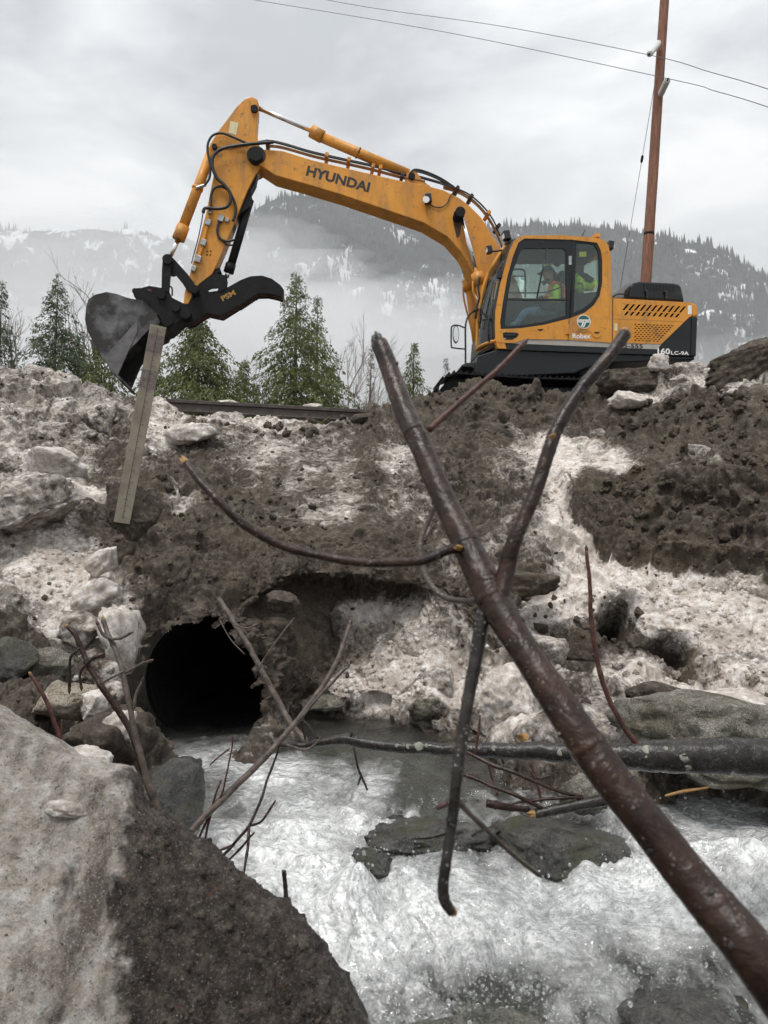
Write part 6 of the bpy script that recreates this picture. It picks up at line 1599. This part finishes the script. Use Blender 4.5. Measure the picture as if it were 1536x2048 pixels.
# the thick broken stem leaning across the view
stem_pts = [(x_, y_, w_ * 0.86, d_) for x_, y_, w_, d_ in [(758, 688, 44, 0.98), (783, 750, 49, 0.96), (822, 850, 56, 0.92), (857, 930, 58, 0.89), (898, 1018, 62, 0.86), (940, 1105, 74, 0.83), (985, 1195, 84, 0.80), (1040, 1285, 76, 0.77), (1100, 1380, 84, 0.74), (1185, 1510, 94, 0.71), (1290, 1640, 98, 0.68), (1400, 1780, 108, 0.65), (1490, 1890, 122, 0.62), (1580, 2010, 132, 0.60), (1760, 2230, 150, 0.56), (1960, 2500, 170, 0.52)]]
br = empty('broken_branch', P(1960, 2500, 0.52))
st, sp_, sr_ = stick('stem', stem_pts, 'bark', br, n=12, every=40, amt=0.05, seed=4, wob=0.0018, sides=28, rough=0.012)
torn(sp_[0], sp_[0] - sp_[4], sr_[0] * 0.95, st, 'bark_black', 3, 6, 1.6)
for px, py in ((842, 866), (938, 1092), (1006, 1196), (1175, 1500)):        # scars ringing the stem at each node
    k = np.argmin(np.abs(proj(sp_)[1] - py)); d_ = sp_[k + 1] - sp_[k - 1]; d_ /= np.linalg.norm(d_)
    m = MB(); m.tube([sp_[k] - d_ * 0.006, sp_[k], sp_[k] + d_ * 0.006], [sr_[k] * 0.98, sr_[k] * 1.045, sr_[k] * 0.98], 26, seed=px, rough=0.02); m.build('node_scar', M['bark'], st, smooth=True)
for py_, an_, s_ in ((735, 0.4, 0.9), (905, 2.6, 0.6), (1255, 0.2, 0.8), (1330, 2.3, 0.55), (1450, 2.9, 0.8), (1580, 0.5, 0.7), (1690, 2.5, 0.9), (1800, 1.2, 0.8), (1880, 2.2, 0.7)):       # knots and bud scars on the stem
    k = np.argmin(np.abs(proj(sp_)[1] - py_)); d_ = sp_[k + 1] - sp_[k - 1]; d_ /= np.linalg.norm(d_)
    sx_ = np.cross(d_, (0, 1.0, 0)); sx_ /= np.linalg.norm(sx_); nn_ = sx_ * math.cos(an_) + np.cross(sx_, d_) * math.sin(an_) * np.sign(-np.cross(sx_, d_)[1])
    c_ = sp_[k] + nn_ * sr_[k] * 0.88; s2 = sr_[k] * 0.34 * s_
    lump('knot', c_, (s2, s2, s2 * 1.1), py_, M['bark_black'], 3, 0.5, 1.6, parent=st)
o, p, r = stick('side_branch', [(x_, y_, w_ * 0.84, d_) for x_, y_, w_, d_ in [(1000, 1200, 44, 0.79), (1012, 1140, 46, 0.80), (1030, 1075, 40, 0.80), (1070, 985, 37, 0.81), (1098, 900, 36, 0.82), (1118, 850, 36, 0.83), (1160, 782, 33, 0.84), (1215, 715, 32, 0.85), (1250, 668, 34, 0.86)]], 'bark', br, n=10, every=22, amt=0.06, seed=6, wob=0.001, sides=22)
torn(p[-1], p[-1] - p[-4], r[-1] * 0.9, o, 'wood_raw', 5, 7, 1.2)
torn(P(1105, 872, 0.81), (-0.8, -0.2, -0.3), 0.0028, o, 'wood_raw', 6, 3, 2.4)
o, p, r = stick('side_branch', [(925, 1090, 24, 0.83), (890, 1103, 22, 0.82), (840, 1122, 20, 0.81), (740, 1126, 19, 0.80), (650, 1114, 19, 0.80), (570, 1095, 18, 0.80), (490, 1050, 20, 0.80), (440, 1005, 18, 0.80), (400, 962, 19, 0.81), (372, 925, 16, 0.82)], 'bark', br, n=8, every=11, amt=0.14, seed=8, wob=0.0015, sides=14)
torn(p[-1], p[-1] - p[-4], r[-1], o, 'wood_raw', 2, 5, 2.4)
torn(P(916, 1094, 0.818), (-1, -0.2, 0.3), 0.0035, o, 'wood_raw', 6, 3, 1.2)
o, p, r = stick('side_branch', [(985, 1195, 30, 0.81), (968, 1230, 32, 0.80), (955, 1300, 30, 0.79), (940, 1380, 27, 0.78), (925, 1470, 26, 0.77), (912, 1560, 25, 0.76), (902, 1650, 23, 0.76), (893, 1720, 23, 0.75), (887, 1765, 24, 0.75), (890, 1800, 24, 0.75), (905, 1824, 22, 0.75)], 'bark_black', br, n=9, every=14, amt=0.10, seed=9, wob=0.0015, sides=16)
torn(p[-1], p[-1] - p[-3], r[-1], o, 'wood_raw', 8, 4, 1.1)
bud(P(890, 1608, 0.755), (-0.8, 0, -0.4), 0.0035, o)
tw, p, r = stick('twig', [(912, 1596, 13, 0.76), (940, 1628, 11, 0.77), (985, 1670, 10, 0.79), (1030, 1712, 10, 0.81), (1078, 1750, 10, 0.83)], 'bark_grey', o, n=7, every=6, amt=0.25, seed=3)
bud(p[-1], p[-1] - p[-3], 0.002, tw)
o, p, r = stick('side_branch', [(858, 860, 15, 0.90), (900, 822, 13, 0.91), (950, 778, 12, 0.92), (1000, 735, 11, 0.93), (1048, 686, 13, 0.94)], 'bark_red', br, n=8, every=8, amt=0.22, seed=11)
bud(p[-1], p[-1] - p[-4], 0.003, o)
o, p, r = stick('side_branch', [(972, 1196, 13, 0.83), (930, 1202, 12, 0.85), (885, 1192, 12, 0.87), (855, 1160, 12, 0.89), (842, 1115, 12, 0.90), (842, 1080, 13, 0.91), (858, 1040, 11, 0.92), (885, 985, 10, 0.93)], 'bark_grey', br, n=8, every=8, amt=0.2, seed=12)
tagit(br, 'thick wet brown branch with broken tip and forks leaning over the stream', 'branch')

# shoots and sticks in and beside the stream
def shoot(label, main, mat, seed, twigs=(), top=None, top_mat='wood_raw', every=9, amt=0.2, wob=0.004, name='shoot', cat='shoot', group=None, sides=10, budtip=False):
    root = empty(name, P(main[0][0], main[0][1], main[0][3]))
    main = [(x_, y_, w_ * 0.82, d_) for x_, y_, w_, d_ in main]
    o, p, r = stick('stem', main, mat, root, n=8, every=every, amt=amt, seed=seed, wob=wob, sides=sides)
    if top: torn(p[-1], p[-1] - p[-4], r[-1], o, top_mat, seed, 4, top)
    if budtip: bud(p[-1], p[-1] - p[-4], r[-1] * 1.1, o)
    for k, tw in enumerate(twigs):
        t_, q, s = stick('twig', tw, mat, root, n=6, every=6, amt=0.28, seed=seed + k + 1, wob=wob * 0.6, sides=8)
        bud(q[-1], q[-1] - q[-3], max(s[-1], 0.001) * 1.2, t_)
    return tagit(root, label, cat, group)
D1 = 3.0
shoot('tall pale shoot with a torn yellow top beside the culvert mouth', [(318, 1625, 19, 3.0), (295, 1560, 18, 3.0), (278, 1500, 16, 3.0), (262, 1430, 15, 3.0), (250, 1360, 14, 3.02), (235, 1310, 13, 3.05), (216, 1268, 13, 3.08), (205, 1240, 12, 3.1)], 'bark_grey', 3,
      [[(250, 1345, 6, 3.0), (275, 1332, 6, 2.98), (300, 1322, 6, 2.96)], [(222, 1278, 8, 3.05), (205, 1268, 7, 3.05), (196, 1250, 7, 3.05)], [(222, 1278, 7, 3.05), (242, 1275, 7, 3.05), (258, 1268, 6, 3.05)], [(248, 1342, 5, 3.02), (225, 1355, 5, 3.0), (205, 1366, 4, 3.0)], [(268, 1418, 7, 3.0), (272, 1390, 6, 3.0), (284, 1362, 5, 3.0)]], top=2.0)
shoot('curved purplish shoot leaning beside the tall pale shoot', [(310, 1610, 17, 3.08), (285, 1540, 16, 3.08), (268, 1480, 17, 3.08), (240, 1425, 17, 3.1), (205, 1375, 16, 3.1), (180, 1335, 14, 3.12), (165, 1300, 13, 3.14), (150, 1270, 13, 3.15), (135, 1252, 10, 3.16)], 'bark', 5,
      [[(160, 1296, 5, 3.1), (150, 1305, 5, 3.1), (140, 1320, 6, 3.1), (139, 1378, 6, 3.1)], [(172, 1330, 8, 3.1), (185, 1318, 8, 3.1), (195, 1313, 9, 3.1)], [(170, 1330, 6, 3.1), (160, 1350, 6, 3.1), (162, 1372, 6, 3.1)]], top=1.5)
shoot('short dark shoot standing by the tan boulder', [(122, 1500, 11, 3.25), (116, 1465, 11, 3.25), (100, 1420, 11, 3.25), (82, 1382, 10, 3.25), (60, 1348, 9, 3.25)], 'bark_red', 7, [[(121, 1490, 5, 3.2), (123, 1465, 5, 3.2), (124, 1445, 4, 3.2)]], top=1.5)
shoot('long straight shoot crossing the rapids up toward the culvert', [(372, 1672, 18, 2.9), (430, 1612, 18, 2.95), (500, 1545, 17, 3.0), (562, 1480, 15, 3.05), (610, 1420, 14, 3.1), (650, 1365, 14, 3.15), (682, 1305, 13, 3.2), (699, 1248, 11, 3.25)], 'bark_grey', 9,
      [[(600, 1440, 6, 3.0), (630, 1402, 6, 3.0), (665, 1365, 6, 3.0), (696, 1332, 4, 3.0)], [(572, 1490, 5, 3.0), (612, 1500, 5, 3.0), (640, 1478, 4, 3.0)]], every=13, budtip=True)
shoot('dark grey branch standing in front of the culvert mouth', [(612, 1484, 18, 4.1), (580, 1445, 17, 4.15), (550, 1390, 16, 4.2), (518, 1330, 15, 4.25), (490, 1280, 14, 4.3), (465, 1240, 15, 4.35), (438, 1198, 15, 4.4)], 'bark_grey', 11,
      [[(518, 1340, 5, 4.2), (530, 1315, 4, 4.2), (555, 1280, 4, 4.2), (585, 1240, 4, 4.2)], [(490, 1308, 3, 4.2), (462, 1280, 3, 4.2), (440, 1240, 3, 4.2)], [(470, 1250, 3, 4.2), (495, 1256, 3, 4.2), (520, 1245, 3, 4.2)]], top=0.8, top_mat='bark_red')
shoot('thin bare whip rising from the rapids beside the long shoot', [(430, 1730, 8, 2.75), (470, 1685, 8, 2.78), (500, 1650, 8, 2.8), (525, 1590, 7, 2.85), (545, 1530, 6, 2.9), (562, 1485, 5, 2.9)], 'bark', 13,
      [[(498, 1652, 5, 2.8), (525, 1640, 5, 2.8), (548, 1605, 4, 2.8)], [(498, 1650, 6, 2.8), (495, 1700, 6, 2.75), (485, 1755, 5, 2.7)], [(470, 1690, 5, 2.78), (440, 1702, 5, 2.78), (428, 1706, 4, 2.78)], [(440, 1735, 5, 2.75), (480, 1698, 5, 2.75), (506, 1668, 4, 2.75)]])
shoot('pair of hair-thin red stems in the white water left of the long shoot', [(392, 1690, 6, 2.95), (420, 1630, 6, 2.95), (445, 1580, 5, 2.95), (460, 1510, 4, 2.95), (465, 1470, 4, 2.95)], 'bark_red', 15, [[(410, 1680, 5, 2.95), (425, 1610, 5, 2.95), (440, 1565, 4, 2.95)], [(420, 1530, 3, 2.95), (455, 1500, 4, 2.95)]])
shoot('upright red shoot growing from the log in front of the snow face', [(1292, 1512, 15, 3.05), (1250, 1455, 14, 3.05), (1215, 1390, 13, 3.05), (1195, 1320, 13, 3.05), (1183, 1240, 12, 3.05), (1178, 1160, 10, 3.05), (1174, 1100, 9, 3.05)], 'bark_red', 17, every=10, amt=0.14, budtip=True)
shoot('short dark stub poking out of the near white water', [(571, 1842, 13, 2.3), (572, 1800, 12, 2.3), (570, 1760, 11, 2.3), (569, 1742, 12, 2.3)], 'bark_black', 19, top=0.6, top_mat='bark_black')
shoot('small dangling budded twig under the log', [(706, 1492, 5, 3.2), (714, 1525, 6, 3.2), (724, 1555, 6, 3.2), (734, 1580, 5, 3.2)], 'bark_black', 21, [[(722, 1550, 4, 3.2), (718, 1565, 4, 3.2)]], name='twig', cat='twig')

# the log lying across the stream
log = empty('fallen_log', P(1150, 1500, 3.15))
lo, p, r = stick('trunk', [(560, 1492, 9, 3.35), (620, 1488, 13, 3.32), (690, 1480, 24, 3.3), (740, 1490, 24, 3.28), (830, 1497, 24, 3.25), (950, 1500, 30, 3.2), (1080, 1503, 38, 3.15), (1200, 1508, 48, 3.1), (1300, 1512, 66, 3.05), (1420, 1512, 74, 3.02), (1560, 1518, 84, 3.0), (1850, 1540, 100, 2.95)], 'bark_black', log, n=14, every=30, amt=0.08, seed=4, wob=0.006, sides=24, rough=0.03)
torn(p[0], p[0] - p[5], r[0] * 0.8, lo, 'bark_red', 3, 4, 3)
rg2 = random.Random(9)
V3_, F3_ = IV2, IF2
for k in range(22):
    i = rg2.randint(int(len(p) * 0.30), len(p) - 20); an = rg2.uniform(-2.2, 0.6)
    tdir = p[i + 1] - p[i]; tdir /= np.linalg.norm(tdir)
    side_ = np.array((0, -1.0, 0)); up_ = np.array((0, 0, 1.0)); nrm = side_ * math.cos(an * 0.6) + up_ * math.sin(an * 0.6 + 0.6); nrm /= np.linalg.norm(nrm)
    s = rg2.uniform(0.006, 0.020)
    c_ = p[i] + nrm * r[i] * 0.97
    q = IV2 * s * (1 + 0.4 * noise(IV2 * 1.7 + k)[:, None]); q = q - np.outer(q @ nrm, nrm) * 0.85
    mesh_np('lichen_patch', q + c_, IF2, M['lichen'], lo)
for tw in ([(930, 1502, 8, 3.1), (985, 1530, 9, 3.05), (1040, 1550, 8, 3.0), (1110, 1580, 8, 3.0), (1165, 1594, 6, 3.0)], [(925, 1548, 9, 3.1), (980, 1570, 9, 3.05), (1030, 1590, 9, 3.0), (1090, 1620, 9, 3.0)], [(950, 1510, 5, 3.1), (957, 1470, 5, 3.1), (960, 1430, 4, 3.1)], [(975, 1525, 5, 3.1), (985, 1560, 5, 3.1), (995, 1590, 5, 3.05)], [(1165, 1594, 7, 3.0), (1100, 1598, 7, 3.0), (1040, 1604, 6, 3.0), (1015, 1610, 5, 3.0)], [(1060, 1538, 6, 3.1), (1075, 1570, 6, 3.1), (1082, 1605, 6, 3.1)], [(700, 1478, 6, 3.28), (704, 1465, 5, 3.28)], [(1120, 1540, 4, 3.1), (1085, 1556, 4, 3.1), (1060, 1552, 4, 3.1)], [(610, 1480, 5, 3.3), (605, 1440, 4, 3.3), (640, 1480, 4, 3.25)]):
    stick('twig', tw, 'bark_red' if tw[0][0] in (950, 975, 1060) else 'bark', log, n=6, every=6, amt=0.2, seed=tw[0][0], wob=0.003, sides=8)
tagit(log, 'wet black log spotted with pale lichen lying across the stream', 'log')
sb = empty('broken_stick', P(1150, 1620, 3.0))
o, p, r = stick('stem', [(1230, 1598, 24, 3.0), (1180, 1606, 24, 3.0), (1110, 1620, 22, 3.0), (1070, 1628, 20, 3.0)], 'bark_black', sb, n=8, every=9, amt=0.06, seed=3, wob=0.003)
torn(p[-1], p[-1] - p[-4], r[-1] * 0.95, o, 'wood_raw', 4, 6, 1.6)
tagit(sb, 'short wet stick with an orange broken end below the log', 'stick')
sb = empty('mud_stick', P(1000, 1610, 3.05))
o, p, r = stick('stem', [(972, 1608, 18, 3.05), (1010, 1614, 16, 3.05), (1060, 1620, 12, 3.05)], 'bark', sb, n=8, every=6, amt=0.2, seed=13, wob=0.004)
tagit(sb, 'gnarled dark stick end beside the orange broken stick', 'stick')
sb = empty('grass_straw', P(1380, 1585, 3.0))
o, p, r = stick('stem', [(1330, 1592, 5, 3.0), (1370, 1582, 7, 3.0), (1418, 1574, 4, 3.0)], 'wood_raw', sb, n=6, seed=14, wob=0.002, sides=6)
tagit(sb, 'flat brown straw lying on the rock beside the white rush', 'straw')
lf = MB(); c_ = P(1045, 1474, 3.2)
lf.add([c_ + np.array((math.cos(a) * 0.028 * (1 + 0.2 * math.sin(3 * a)), 0.01 * math.sin(2 * a), math.sin(a) * 0.016)) for a in np.linspace(0, 6.283, 12, endpoint=False)] + [c_ + np.array((0, -0.006, 0.004))], [(i, (i + 1) % 12, 12) for i in range(12)])
o = lf.build('dead_leaf', M['wood_raw'], org=c_, smooth=True); tagit(o, 'small orange dead leaf caught on the wet log', 'leaf')
